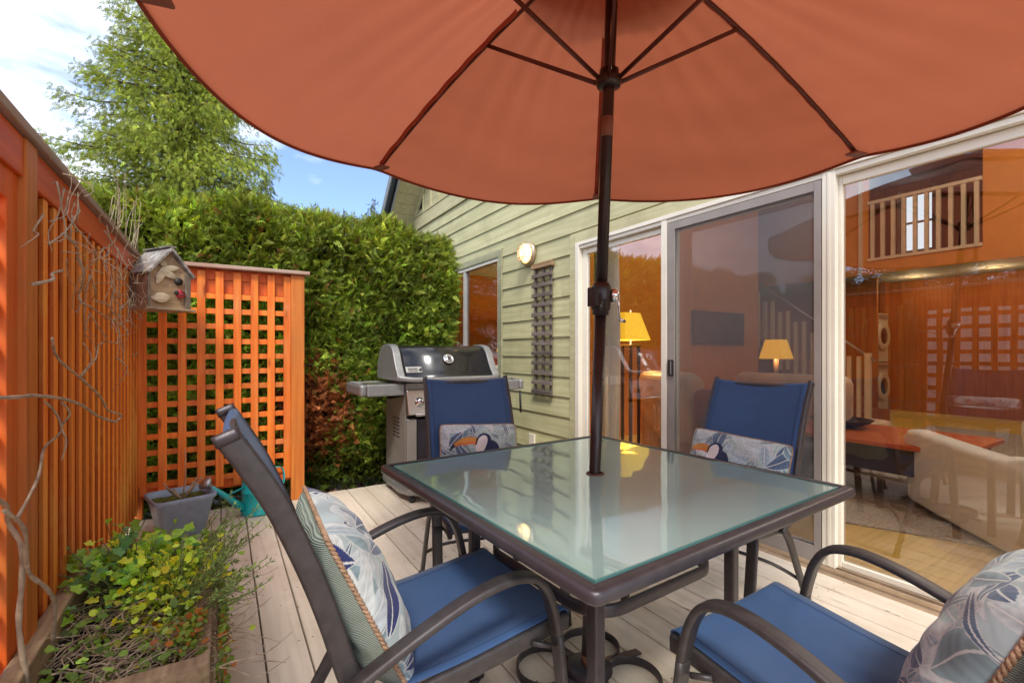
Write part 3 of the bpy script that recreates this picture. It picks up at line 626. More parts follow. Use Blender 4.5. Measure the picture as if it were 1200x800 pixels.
# far tree belt mirrored and behind the hedge
n = 9000; a = rng.uniform(-2.6, -.75, n); rr = 22+rng.uniform(-2, 2, n)
P = np.stack([rr*np.sin(a), rr*np.cos(a), rng.uniform(0, 1, n)**.8*(4.2+1.2*np.sin(a*9)+.7*np.sin(a*23))], 1)
D = rng.normal(size=(n, 3)); o = inst('tree_belt', *SPRAY, P, frames(D), rng.uniform(.5, 1.1, n), np.array([.07, .10, .03])*np.exp(rng.normal(0, .4, (n, 1))), M['leafc'])
o['kind'] = 'stuff'; o['label'] = 'far belt of trees beyond the garden on the left'; o['category'] = 'trees'

# ------------------------------------------------------------------ bare vine on the fence
vn = thing('bare_vine', 'leafless pale vine with knotted stems climbing the left fence', 'vine', (-.42, 1.6, 0))
F3 = FX+.06
mainb = MB()
def stem(mb, pts, r0, r1, n=5):
    if mb is mainb: r0 *= .42; r1 *= .48
    cp = catmull(pts, n); k = len(cp); mb.sweep(cp, circ(1, 7), scale=[(r0+(r1-r0)*i/(k-1))*(1+.14*math.sin(i*2.1)) for i in range(k)])
def vst(pts, r0, r1, dx=.0): stem(mainb, [(F3+dx+.012*math.sin(i*2.3), y, z) for i, (y, z) in enumerate(pts)], r0, r1, 4)
vst([(1.40, .83), (1.505, .772), (1.597, .707), (1.608, .643), (1.63, .55), (1.66, .42), (1.64, .28)], .011, .014)
vst([(1.597, .707), (1.722, .784), (1.86, .84), (1.939, .877), (1.906, .936), (1.857, .976)], .009, .006)
vst([(1.42, .78), (1.505, .711), (1.613, .576), (1.665, .509), (1.762, .42), (1.80, .30)], .010, .012, .03)
vst([(1.38, 1.025), (1.505, 1.016), (1.7, 1.005), (1.873, .98), (2.12, .935), (2.401, .87), (2.62, .815)], .011, .010, .02)
vst([(2.62, .815), (2.70, .835), (2.55, .875), (2.3, .95), (2.05, 1.03), (1.85, 1.10), (1.702, 1.156)], .010, .007, .03)
vst([(2.05, 1.037), (2.21, 1.096), (2.374, 1.143), (2.401, 1.17), (2.30, 1.21), (2.221, 1.262)], .006, .004, .03)
vst([(2.05, 1.042), (2.153, 1.096), (2.132, 1.155)], .005, .003, .03)
vst([(1.60, 1.286), (1.72, 1.315), (1.80, 1.34), (1.825, 1.355)], .011, .007, .03)
vst([(1.889, .968), (1.93, .93), (1.939, .89), (1.90, .85), (1.873, .80)], .008, .004, .02)
vst([(2.187, 1.45), (2.2, 1.38), (2.245, 1.327), (2.175, 1.293), (2.35, 1.29), (2.52, 1.285), (2.884, 1.251), (2.971, 1.289), (3.0, 1.33), (3.088, 1.384)], .008, .005)
vst([(2.88, 1.25), (2.95, 1.12), (3.1, 1.03), (3.25, .99)], .006, .003)
vst([(1.98, 1.49), (2.12, 1.47), (2.2, 1.44)], .009, .006)
mainb.build('stem', M['stem'], vn)
tw = MB()
for i in range(95):
    y0 = random.uniform(2.15, 3.35) if i % 3 else random.uniform(2.5, 3.0); z0 = 1.44+random.gauss(0, .13)
    if i > 78: y0 = random.uniform(1.75, 2.1); z0 = random.uniform(1.4, 1.66)
    a = random.uniform(0, 6.28); l = random.uniform(.08, .3); p = Vector((F3+random.uniform(-.01, .05), y0, z0)); pts = [p]
    for k in range(3): a += random.gauss(0, .6); p = p+Vector((random.gauss(.005, .02), math.cos(a)*l/3, math.sin(a)*l/3)); pts.append(p)
    stem(tw, pts, random.uniform(.0015, .003), .0008, 3)
for i in range(15):   # twigs poking above the cap
    y0 = random.uniform(2.7, 3.5); p = Vector((F3, y0, 1.70)); stem(tw, [p, p+Vector((.01, random.gauss(0, .05), .08)), p+Vector((.02, random.gauss(0, .12), random.uniform(.14, .3)))], .002, .0007, 3)
tw.build('twig', M['stem'], vn)

# ------------------------------------------------------------------ planter box with plants
pl = thing('planter_box', 'weathered timber planter box in the lower left corner beside the fence', 'planter', (-.26, 2.0, 0))
b = MB(); b.box(-.475, -.425, .75, 2.46, 0, .315); b.build('side_board', M['planter'], pl, bev=.006)
b = MB(); b.box(-.065, -.030, 1.52, 2.46, 0, .29); b.build('side_board', M['planter'], pl, bev=.006)
b = MB(); b.box(-.424, -.066, 2.42, 2.46, 0, .29); b.build('end_board', M['planter'], pl, bev=.006)
b = MB(); b.box(-.424, -.030, 1.47, 1.518, 0, .300); b.build('end_board', M['planter'], pl, bev=.006)
b = MB(); b.box(-.072, -.022, 2.40, 2.47, 0, .325); b.build('corner_post', M['planter'], pl, bev=.004)
b = MB(); b.grid(lambda u, v: (-.425+u*.36, 1.518+v*.90, .215+.025*math.sin(u*9)*math.sin(v*17)+.02*math.sin(v*31+u*12)), 24, 50); b.build('soil', M['soil'], pl)
PXW = lambda u, v: (-.41+u*.34, 1.54+v*.86)
# mallow-like big lobed leaves
def lobed(n=20):
    v = [(0, 0, 0)]; 
    for i in range(n+1):
        a = R(-160+320*i/n); r = .5*(1+.13*math.cos(a*5))*(1-.12*abs(math.sin(a*9))); v.append((.28+r*math.cos(a), r*math.sin(a), .12*r*math.cos(a*2.5)+.08*r))
    return v, [(0, i, i+1) for i in range(1, n+1)]
def plant(name, label, cat, loc): return thing(name, label, cat, loc)
def stalks(mb, pts, r, sp):
    for p, q in pts: stem(mb, [p, (p+q)/2+Vector((random.gauss(0, sp), random.gauss(0, sp), .02)), q], r, r*.6, 3)
mal = plant('leafy_plant', 'broad lobed green leaved plant at the far end of the planter', 'plant', (-.28, 2.25, .22))
n = 420; c0 = np.array([-.27, 2.2]); q = rng.normal(0, 1, (n, 2))*np.array([.105, .15]); zz = .385-1.2*q[:, 0]**2-1.3*q[:, 1]**2+rng.normal(0, .035, n)
P = np.stack([c0[0]+q[:, 0], c0[1]+q[:, 1], np.maximum(zz, .245)], 1); D = np.stack([q[:, 0]*3+rng.normal(0, .4, n), q[:, 1]*3-.35+rng.normal(0, .4, n), rng.normal(.0, .25, n)], 1)
C = np.array([.30, .52, .06])*np.exp(rng.normal(0, .35, (n, 1))); ye = rng.random(n) < .22; C[ye] = np.array([.75, .80, .06])*rng.uniform(.7, 1.2, (ye.sum(), 1)); bl = rng.random(n) < .2; C[bl] = np.array([.18, .40, .15])
inst('foliage', *lobed(), P, frames(D, roll=.5, Nh=np.array([[.1, -.45, 1.]])), rng.uniform(.020, .046, n), C, M['leaf'], mal)
b = MB(); stalks(b, [(Vector((c0[0]+p[0]*.3-c0[0]*.3, c0[1]+(p[1]-c0[1])*.4, .22)), Vector(p)) for p in P[::2]], .0022, .015)
for i in range(3): stem(b, [(-.30+.09*i, 2.2-.1*i, .25), (-.305+.09*i, 2.2-.1*i, .36), (-.30+.09*i, 2.21-.1*i, .47-.03*i)], .003, .002)
b.build('stem', M['gstem'], mal)
yp = plant('yellow_plant', 'bright yellow green leaved plant in the middle of the planter', 'plant', (-.16, 2.05, .22))
n = 620; c0 = np.array([-.16, 2.04]); q = rng.normal(0, 1, (n, 2))*np.array([.075, .17]); zz = .345-2.0*q[:, 0]**2-1.0*q[:, 1]**2+rng.normal(0, .035, n)
P = np.stack([c0[0]+q[:, 0], c0[1]+q[:, 1], np.maximum(zz, .23)], 1); D = np.stack([q[:, 0]*4+rng.normal(0, .5, n), q[:, 1]*3+rng.normal(0, .5, n), rng.normal(.2, .4, n)], 1)
C = np.array([.48, .62, .06])*np.exp(rng.normal(0, .3, (n, 1))); ye = rng.random(n) < .3; C[ye] = np.array([.85, .76, .05])*rng.uniform(.7, 1.1, (ye.sum(), 1))
inst('foliage', *lobed(9), P, frames(D, roll=.6, Nh=np.array([[0, -.3, 1.]])), rng.uniform(.013, .030, n), C, M['leaf'], yp)
b = MB(); stalks(b, [(Vector((c0[0]+(p[0]-c0[0])*.4, c0[1]+(p[1]-c0[1])*.5, .22)), Vector(p)) for p in P[::3]], .0016, .012); b.build('stem', M['gstem'], yp)
# rosemary-like twiggy shrub leaning out over the deck
rs = plant('twiggy_shrub', 'wispy grey green twigs leaning out of the planter over the deck', 'shrub', (-.10, 2.1, .22))
b = MB(); P = []; D = []
for i in range(74):
    y0 = random.uniform(1.75, 2.38); x0 = random.uniform(-.17, -.06); l = random.uniform(.13, .34)
    d0 = Vector((random.uniform(.25, 1.1), random.gauss(.0, .45), random.uniform(.15, .9))).normalized(); p = Vector((x0, y0, .24)); pts = [p]
    for k in range(4): d0 = (d0+Vector((random.gauss(0, .16), random.gauss(0, .16), .06))).normalized(); p = p+d0*l/4; pts.append(p)
    cp = catmull(pts, 4); b.sweep(cp, circ(1, 5), scale=[.0024*(1-.7*j/len(cp)) for j in range(len(cp))])
    for j in range(3, len(cp)):
        if i % 3 == 0 and j < 8: continue
        for m_ in range(2 if i % 4 else 4): P.append(cp[j]+Vector((random.gauss(0, .002),)*3)); D.append(d0+Vector((random.gauss(0, .7), random.gauss(0, .7), random.gauss(0, .7))))
b.build('twig', M['gstem'], rs)
n = len(P); P = np.array([tuple(p) for p in P]); D = np.array([tuple(p) for p in D])
LF = ([(0, 0, 0), (.4, .16, .05), (1, 0, 0), (.4, -.16, .05)], [(0, 1, 2, 3)])
inst('foliage', *LF, P, frames(D), rng.uniform(.012, .026, n), np.array([.26, .36, .12])*np.exp(rng.normal(0, .35, (n, 1))), M['leaf'], rs)
# trailing creeper over the right board and front
tp = plant('trailing_creeper', 'small leaved green and rust creeper spilling over the planter edge', 'plant', (-.05, 1.7, .25))
P = []; 
for i in range(1250):
    y = random.triangular(1.48, 2.2, 1.6); t = random.random()
    if t < .55: x = -.05-abs(random.gauss(0, .06)); z = .30+random.gauss(0, .012)+.03*math.sin(y*20)
    else: x = -.018+abs(random.gauss(0, .014)); z = .30-abs(random.gauss(0, .11))*(1-.8*abs(y-1.66)/.6)
    P.append((x, y, max(z, .01)))
for i in range(160): P.append((random.uniform(-.38, -.08), random.uniform(1.53, 1.9), .245+random.gauss(0, .012)))
P = np.array(P); n = len(P); D = np.stack([rng.normal(.5, .6, n), rng.normal(0, .7, n), rng.normal(-.2, .5, n)], 1)
C = np.array([.20, .30, .045])*np.exp(rng.normal(0, .35, (n, 1))); ru = rng.random(n) < .20; C[ru] = np.array([.50, .17, .04])*rng.uniform(.6, 1.3, (ru.sum(), 1)); ru = rng.random(n) < .12; C[ru] = (.36, .34, .04)
inst('foliage', [(0, 0, 0), (.35, .38, .1), (.95, .2, 0), (.95, -.2, 0), (.35, -.38, .1)], [(0, 1, 2, 3, 4)], P, frames(D, Nh=np.array([[.5, -.3, .8]])), rng.uniform(.010, .024, n), C, M['leaf'], tp)
b = MB()
for i in range(60):
    y = random.uniform(1.5, 2.1); stem(b, [(-.10, y, .29), (-.03, y+.02, .315), (-.010, y+random.gauss(0, .03), .24), (-.008, y+random.gauss(0, .05), random.uniform(.03, .18))], .0015, .0008, 3)
b.build('stem', M['twig'], tp)
# mat of dry stems
dm_ = plant('dry_stem_tangle', 'tangle of dry brown stems lying over the soil of the planter', 'dead plant', (-.28, 1.75, .22))
b = MB()
for i in range(330):
    p = Vector((random.uniform(-.42, -.08), random.uniform(1.52, 2.15), .235+random.random()*.03)); a = random.gauss(.9, .8); l = random.uniform(.10, .34); pts = [p]
    for k in range(4):
        a += random.gauss(0, .55); p = p+Vector((math.sin(a)*l/4, math.cos(a)*l/4, random.gauss(0, .014))); p.z = max(.23, min(p.z, .33)); p.x = max(-.43, p.x); pts.append(p)
    stem(b, pts, random.uniform(.0014, .0032), .001, 3)
b.build('stem', M['stem'], dm_)
n = 220; P = np.stack([rng.uniform(-.42, -.08, n), rng.uniform(1.53, 2.2, n), rng.uniform(.235, .31, n)], 1); D = rng.normal(size=(n, 3)); D[:, 2] = np.abs(D[:, 2])*.4
inst('foliage', [(0, 0, 0), (.35, .38, .1), (.95, .2, 0), (.95, -.2, 0), (.35, -.38, .1)], [(0, 1, 2, 3, 4)], P, frames(D, Nh=np.array([[0, -.2, 1.]])), rng.uniform(.012, .035, n), np.array([.20, .32, .06])*np.exp(rng.normal(0, .5, (n, 1))), M['leaf'], dm_)
cp_ = thing('clay_pot', 'pale pinkish clay pot half hidden behind the leafy plant', 'pot', (-.385, 2.575, 0))
b = MB(); b.lathe([(.06, 0), (.082, .23), (.090, .235), (.094, .285), (.082, .290), (.078, .25), (.001, .245)], (-.385, 2.575, 0), 28); b.build('pot_body', M['clay'], cp_)
b = MB(); b.lathe([(.001, .252), (.076, .256), (.077, .250)], (-.385, 2.575, 0), 20); b.build('soil', M['soil'], cp_)

# ------------------------------------------------------------------ blue grey pot
bp_ = thing('plastic_pot', 'square blue grey plastic pot of moss and dead twigs below the lattice screen', 'pot', (-.225, 3.53, 0))
def sqring(h, z, r): return [(x, y, z) for x, y in rrect(2*h, 2*h, r, 4)]
b = MB(); lv = [(.105, 0, .03), (.148, .215, .04), (.160, .222, .045), (.162, .245, .045), (.152, .247, .042), (.142, .20, .04)]
rings = [sqring(*l_) for l_ in lv]; k = len(rings[0]); vs = [p for r_ in rings for p in r_]; a = R(16); ca, sa = math.cos(a), math.sin(a)
vs = [(-.225+x*ca-y*sa, 3.53+x*sa+y*ca, z) for x, y, z in vs]
b._add(vs, [(i*k+j, i*k+(j+1) % k, (i+1)*k+(j+1) % k, (i+1)*k+j) for i in range(len(lv)-1) for j in range(k)]+[tuple(range(k))[::-1]], True); b.build('pot_body', M['bluepot'], bp_)
b = MB(); b.grid(lambda u, v: (-.225+(u-.5)*.27*ca-(v-.5)*.27*sa, 3.53+(u-.5)*.27*sa+(v-.5)*.27*ca, .205+.012*math.sin(u*11)*math.sin(v*13)), 16, 16); b.build('moss', M['moss'], bp_)
b = MB()
for i in range(17):
    a = random.uniform(0, 6.28); l = random.uniform(.06, .16); d0 = Vector((math.cos(a)*.8, math.sin(a)*.5, .8)).normalized(); p = Vector((-.215, 3.52, .21)); stem(b, [p, p+d0*l*.5+Vector((0, 0, -.01)), p+d0*l], .006, .0035, 3)
stem(b, [(-.215, 3.52, .2), (-.205, 3.53, .3), (-.20, 3.52, .36), (-.205, 3.52, .52)], .005, .002); b.build('twig', M['stem'], bp_)

# ------------------------------------------------------------------ watering can
wx, wy = .205, 3.70
wc = thing('watering_can', 'teal metal watering can with grey rose standing on the deck by the lattice', 'watering can', (wx, wy, 0))
b = MB(); b.lathe([(.001, .004), (.108, .004), (.110, .008), (.106, .02), (.101, .15), (.103, .153), (.103, .160), (.100, .163), (.096, .262), (.099, .268), (.094, .272)], (wx, wy, 0), 40)
b.build('can_body', M['teal'], wc)
b = MB(); b.grid(lambda u, v: (wx+.095*(v)*math.cos(math.pi*(u-.5)+R(200)), wy+.095*v*math.sin(math.pi*(u-.5)+R(200)), .272+.018*(1-v*v)), 20, 6); b.build('cover', M['teal'], wc, thick=.003)
sdv = Vector((-.80, -.42, 0)).normalized()
b = MB(); p0 = Vector((wx, wy, .055))+sdv*.10; p1 = Vector((wx, wy, .255))+sdv*.31; b.sweep([p0, (p0+p1)/2, p1], circ(1, 14), scale=[.027, .019, .012]); b.build('spout', M['teal'], wc)
b = MB(); dd = (p1-p0).normalized(); b.lathe([(.011, -.012), (.013, 0), (.022, .02), (.042, .044), (.044, .050), (.001, .058)], p1, 24, dd); b.build('spout_rose', M['zinc'], wc)
b = MB(); b.sweep([p1-sdv*.10+Vector((0, 0, -.085)), Vector((wx, wy, .20))+sdv*.09], rrect(.006, .016, .002, 2)); b.build('brace', M['teal'], wc)
hd = -sdv
b = MB(); hp = [Vector((wx, wy, .25))+hd*.085, Vector((wx, wy, .285))+hd*.12, Vector((wx, wy, .275))+hd*.175, Vector((wx, wy, .20))+hd*.195, Vector((wx, wy, .11))+hd*.165, Vector((wx, wy, .07))+hd*.10]
b.sweep(catmull(hp, 6), rrect(.022, .006, .003, 2), up=hd.cross(Vector((0, 0, 1)))); b.build('handle', M['teal'], wc)
b = MB(); fd = Vector((-.1, -1, 0)).normalized(); b.lathe([(.001, 0), (.014, .0), (.014, .004), (.001, .005)], Vector((wx, wy, .222))+fd*.098, 16, fd); b.sweep([Vector((wx, wy, .222))+fd*.104+Vector((.012*math.cos(t), 0, -.008+.014*math.sin(t))) for t in [i*.6 for i in range(11)]], circ(.0018, 6)); b.build('ring', M['teal'], wc)

# ------------------------------------------------------------------ house
hs = thing('house', 'sage green clapboard house with sliding glass doors filling the right side', 'house', (WX, 1.5, 0))
DY0, DY1, DZ1 = -.79, 3.13, 2.035           # sliding door opening
WY0, WY1, WZ0, WZ1 = 4.48, 5.95, .93, 2.17    # window opening
b = MB(); zc = .171-.181*2
openings = [(DY0-.01, DY1+.09, -1, 2.13), (WY0-.085, WY1+.085, WZ0-.09, WZ1+.085)]
k = 0
while zc < 3.03:
    z0, z1 = zc, min(zc+.181, 3.04); segs = [(-2.6, 7.25)]
    for (a0, a1, c0, c1) in openings:
        if z1 > c0+.02 and z0 < c1-.02:
            ns = []
            for s0, s1 in segs:
                if a0 > s0 and a1 < s1: ns += [(s0, a0), (a1, s1)]
                elif a0 <= s0 < a1 < s1: ns.append((a1, s1))
                elif s0 < a0 < s1 <= a1: ns.append((s0, a0))
                elif a0 <= s0 and a1 >= s1: pass
                else: ns.append((s0, s1))
            segs = ns
    for (a0, a1, c0, c1) in openings:
        for lo, hi_ in ((c1, z1), (z0, c0)):
            if z0 < lo+1e-6 and hi_ < z1+1e-6 and hi_-lo > .012 and not (lo == c1 and c1 < z0) and (z1 > c0+.02 and z0 < c1-.02):
                b.box(WX-.006, WX+.008, a0, a1, lo, hi_, .5)
    cut = {9: 3.98, 11: 3.98, 10: 3.35, 6: 6.1, 12: 5.0}.get(k)
    for s0, s1 in segs:
        parts = [(s0, s1)] if cut is None or not (s0 < cut < s1) else [(s0, cut-.0012), (cut+.0012, s1)]
        for q0, q1 in parts: b.prism([(WX-.016, z0+.001), (WX+.01, z0+.001), (WX+.01, z1+.012), (WX-.0015, z1+.012)], q0, q1, 'y', random.random()) if False else \
            b._add([(WX-.017, q, z0) for q in (q0, q1)]+[(WX+.0, q, z0) for q in (q0, q1)]+[(WX-.003, q, z1) for q in (q0, q1)]+[(WX+.008, q, z1) for q in (q0, q1)],
                   [(0, 1, 5, 4), (0, 2, 3, 1), (0, 4, 6, 2), (1, 3, 7, 5)], False, random.random())
    zc += .181; k += 1
b.build('siding', M['siding'], hs)
# backing wall with the openings left free
def wall_with_holes(mb, x0, x1, y0, y1, z0, z1, holes):
    ysx = sorted({y0, y1, *[h[0] for h in holes], *[h[1] for h in holes]}); zsx = sorted({z0, z1, *[h[2] for h in holes], *[h[3] for h in holes]})
    for a0, a1 in zip(ysx, ysx[1:]):
        for c0, c1 in zip(zsx, zsx[1:]):
            ym, zm = (a0+a1)/2, (c0+c1)/2
            if any(h[0] < ym < h[1] and h[2] < zm < h[3] for h in holes): continue
            mb.box(x0, x1, a0, a1, c0, c1, .5)
b = MB(); wall_with_holes(b, WX+.010, WX+.12, -2.6, 7.25, -.12, 3.04, [(DY0, DY1, .02, DZ1+.03), (WY0, WY1, WZ0, WZ1)]); b.build('wall', M['iorange'], hs)
b = MB(); b.box(WX-.030, WX+.01, -2.6, 7.25, 3.043, 3.235, .6); b.box(WX-.038, WX+.01, -2.6, 7.25, 3.237, 3.262, .3); b.build('band_board', M['trim'], hs, bev=.003)
b = MB(); y = 7.1
rk = lambda yy: 3.36+(7.08-yy)*1.0
while y > 2.9:
    b.box(WX-.003, WX+.01, y-.30, y, 3.264, min(rk(y), 7.2)+.0, .55); b.box(WX-.022, WX-.004, y-.022, y+.022, 3.264, min(rk(y+.02), 7.2)-.01, .8); y -= .305
b.box(WX-.003, WX+.01, -2.6, 2.85, 3.264, 6.8, .5); b.build('gable_boards', M['trim'], hs, bev=.002)
# roof: rake slope with soffit, light verge and dark gutter
b = MB(); sl_ = Vector((0, -1, 1)).normalized(); nn = Vector((0, 1, 1)).normalized(); pb = Vector((0, 7.75, 2.69+.0))
def rbox(mb, xa, xb, s0, s1, n0, n1, tone=.5):
    c = Vector(((xa+xb)/2, 0, 0))+Vector((0, 7.08, 3.36))+sl_*(s0+s1)/2+nn*(n0+n1)/2; mb.obox(c, ((xb-xa)/2, 0, 0), sl_*(s1-s0)/2, nn*(n1-n0)/2, tone)
rf = MB(); rbox(rf, 2.16, 9.0, -.8, 6.2, .055, .11); roof = rf.build('roof', M['roof'], hs)
b = MB(); s = -.8
while s < 6: rbox(b, 2.235, WX-.01, s, s+.17, .0, .018, random.random()); s += .176
b.build('soffit', M['trim'], hs, bev=.002)
b = MB(); rbox(b, 2.20, 2.228, -.8, 6.2, -.03, .054); b.build('verge_board', M['gutterlight'], hs)
b = MB(); rbox(b, 2.135, 2.158, -.8, 6.2, -.02, .12); rbox(b, 2.160, 2.197, -.8, 6.2, .02, .054); b.build('gutter', M['gutter'], hs)
b = MB(); rbox(b, 2.105, 2.132, -.8, 6.2, .02, .135); b.build('fascia', M['gutterlight'], hs)
b = MB(); rbox(b, WX-.03, WX-.008, -.8, 6.2, -.09, -.003); b.build('rake_trim', M['trim'], hs)
# door casing
b = MB(); b.box(WX-.022, WX+.008, DY1+.012, DY1+.092, -.03, 2.145, .4); b.box(WX-.022, WX+.008, DY0-.1, DY1+.011, DZ1+.028, 2.145, .6); b.build('casing', M['trim'], hs, bev=.003)
b = MB(); b.box(WX-.030, WX+.006, WY0-.082, WY0-.004, WZ0-.085, WZ1+.075, .3); b.box(WX-.030, WX+.006, WY1+.004, WY1+.082, WZ0-.085, WZ1+.075, .7)
b.box(WX-.026, WX+.006, WY0-.003, WY1+.003, WZ1+.004, WZ1+.082, .5); b.box(WX-.034, WX+.006, WY0-.003, WY1+.003, WZ0-.085, WZ0-.004, .5); b.build('casing', M['trimdark'], hs, bev=.003)
# small window
def window_frame(par, y0, y1, z0, z1, t, x0, x1, mat, name='frame'):
    m = MB(); m.box(x0, x1, y0, y0+t, z0, z1); m.box(x0, x1, y1-t, y1, z0, z1); m.box(x0, x1, y0+t+.0005, y1-t-.0005, z0, z0+t); m.box(x0, x1, y0+t+.0005, y1-t-.0005, z1-t, z1); return m.build(name, mat, par, bev=.003)
def pane(par, x, y0, y1, z0, z1, mat=None, name='pane'):
    m = MB(); m._add([(x, y0, z0), (x, y1, z0), (x, y1, z1), (x, y0, z1)], [(0, 3, 2, 1)]); return m.build(name, mat or M['pane'], par)
wn = thing('window', '', 'x', (WX, 5.2, 1.5)); del wn['label']; del wn['category']; wn.parent = hs; wn.location = Vector((WX, 5.2, 1.5))-hs.location
window_frame(wn, WY0, WY1, WZ0, WZ1, .035, WX-.012, WX+.05, M['vinyl'])
b = MB(); b.box(WX-.008, WX+.045, 5.33, 5.40, WZ0+.036, WZ1-.036); b.build('mullion', M['alum'], wn, bev=.003)
pane(wn, WX+.02, WY0+.03, WY1-.03, WZ0+.03, WZ1-.03, M['pane2'])
# sliding doors
dr = thing('sliding_door', '', 'x', (WX, 1.2, 0)); del dr['label']; del dr['category']; dr.parent = hs; dr.location = Vector((WX, 1.2, 0))-hs.location
b = MB(); b.box(WX-.030, WX+.10, DY1-.035, DY1+.011, .0, DZ1+.027); b.box(WX-.030, WX+.10, DY0, DY0+.04, 0, DZ1+.027)
b.box(WX-.030, WX-.004, DY0+.041, DY1-.036, DZ1-.003, DZ1+.026); b.box(WX-.018, WX+.10, DY0+.041, DY1-.036, DZ1-.030, DZ1-.004); b.build('frame', M['vinyl'], dr, bev=.003)
b = MB(); b.box(WX-.050, WX+.11, DY0, DY1+.01, -.012, .012); b.box(WX-.030, WX-.018, DY0, DY1, .0125, .035); b.box(WX+.005, WX+.015, DY0, DY1, .0125, .040); b.box(WX+.045, WX+.055, DY0, DY1, .0125, .040); b.build('track', M['track'], dr, bev=.002)
def door_panel(y0, y1, x0, mat, t=.055, lowt=.06):
    o = bpy.data.objects.new('door', None); COL.objects.link(o); o.parent = dr; o.location = Vector((x0, (y0+y1)/2, 0))-wloc(dr)
    z0, z1 = .038, DZ1-.032
    m = MB(); m.box(x0-.018, x0+.018, y0, y0+t, z0, z1); m.box(x0-.018, x0+.018, y1-t, y1, z0, z1); m.box(x0-.016, x0+.016, y0+t, y1-t, z0, z0+lowt); m.box(x0-.016, x0+.016, y0+t, y1-t, z1-.045, z1)
    m.build('frame', mat, o, bev=.003); pane(o, x0, y0+t-.004, y1-t+.004, z0+lowt-.004, z1-.041); return o
door_panel(2.19, DY1-.036, WX+.035, M['vinyl'])
door_panel(1.165, 2.20, WX+.075, M['vinyl'])
door_panel(.165, 1.16, WX+.035, M['vinyl'], t=.05, lowt=.03)
door_panel(DY0+.041, .160, WX+.035, M['vinyl'], t=.05, lowt=.03)
b = MB(); b.box(WX-.026, WX+.055, 2.165, 2.21, .0355, DZ1-.004); b.box(WX-.022, WX+.014, 1.125, 1.185, .036, DZ1-.004); b.box(WX-.026, WX-.0225, 1.145, 1.160, .04, DZ1-.01); b.build('post', M['vinyl'], dr, bev=.003)
sc_ = bpy.data.objects.new('screen_door', None); COL.objects.link(sc_); sc_.parent = dr; sc_.location = Vector((WX-.01, 1.67, 0))-wloc(dr); sc_['label'] = 'grey insect screen door in the middle of the sliding doors'
m = MB(); X0 = WX-.012; y0, y1, z0, z1 = 1.19, 2.16, .03, DZ1-.034; t = .058
m.box(X0-.008, X0+.008, y0, y0+.035, z0, z1); m.box(X0-.008, X0+.008, y1-t, y1, z0, z1); m.box(X0-.0075, X0+.0075, y0+.035, y1-t, z0, z0+.085); m.box(X0-.0075, X0+.0075, y0+.035, y1-t, z1-.05, z1); m.build('frame', M['screenframe'], sc_, bev=.002)
pane(sc_, X0, y0+.03, y1-t+.004, z0+.08, z1-.045, M['mesh'], 'mesh')
m = MB(); m.box(X0-.022, X0-.0085, 2.108, 2.148, .955, 1.065); m.build('handle', M['black'], sc_, bev=.003)
m = MB(); m.box(X0-.028, X0-.0225, 2.114, 2.122, .965, 1.055); m.build('grip', M['zinc'], sc_, bev=.002)
b = MB(); b.box(WX-.032, WX-.014, 3.76, 3.86, .18, .31); b.build('outlet_box', M['vinyl'], hs, bev=.006)
# interior shell
b = MB(); b.box(WX+.121, 13.5, -3.2, 7.1, -.05, .01, .5); b.build('floor', M['ifloor'], hs)
b = MB(); b.prism([(3.36, 1.56), (4.3, -.60), (9.0, -.6), (9.0, 2.6), (3.7, 2.6)], .0105, .022, 'z'); b.build('rug', M['rug'], hs, bev=.004)
b = MB(); b.box(WX+.121, 7.6, 4.44, 4.55, .011, 5.0, .5); b.build('wall', M['iorange'], hs)
b = MB(); b.box(5.2, 5.3, 4.551, 7.1, .011, 3.0, .5); b.box(WX+.121, 7.6, 7.1, 7.2, .0, 3.4, .5); b.build('wall', M['iorange'], hs)
b = MB(); b.box(13.5, 13.6, -3.2, 7.1, 0, 6, .5); b.box(WX+.121, 13.5, -3.3, -3.201, 0, 6, .5); b.box(7.601, 13.49, 6.9, 7.09, .011, 6, .5); b.build('wall', M['iwood'], hs)
b = MB(); b.box(WX+.13, 13.6, -3.3, 7.1, 5.01, 5.1, .5); b.build('ceiling', M['iceil'], hs)
b = MB(); b.box(WX+.13, 5.19, 4.56, 7.09, 2.42, 2.5, .5); b.build('ceiling', M['iceil'], hs)
# loft over the back half
b = MB(); b.box(9.35, 13.49, -3.19, 6.89, 2.44, 2.60, .5); b.build('ceiling', M['iceil'], hs)
b = MB(); b.box(9.30, 9.345, -3.19, 2.12, 2.43, 5.0, .5); b.box(9.30, 9.345, 2.12, 3.52, 2.43, 2.64, .5); b.box(9.30, 9.345, 3.52, 6.8, 2.43, 5.0, .5); b.build('loft_wall', M['iorange'], hs)
b = MB(); b.box(9.26, 9.36, 2.12, 3.52, 2.645, 2.69, .5); b.box(9.26, 9.36, 2.12, 3.52, 3.60, 3.65, .5)
for i in range(10): yy = 2.16+i*.142; b.box(9.285, 9.335, yy, yy+.05, 2.69, 3.60, .5)
b.build('loft_railing', M['picket'], hs)
b = MB(); b.box(9.26, 9.298, 3.60, 3.65, 2.45, 4.6); b.box(9.26, 9.298, 3.95, 4.0, 2.45, 4.6); b.build('trim_board', M['picket'], hs)
b = MB(); b._add([(13.48, 4.43, 3.45), (13.48, 3.88, 3.45), (13.48, 3.88, 4.76), (13.48, 4.43, 4.76)], [(0, 1, 2, 3)]); lw = b.build('loft_window', M['window_day'], hs)
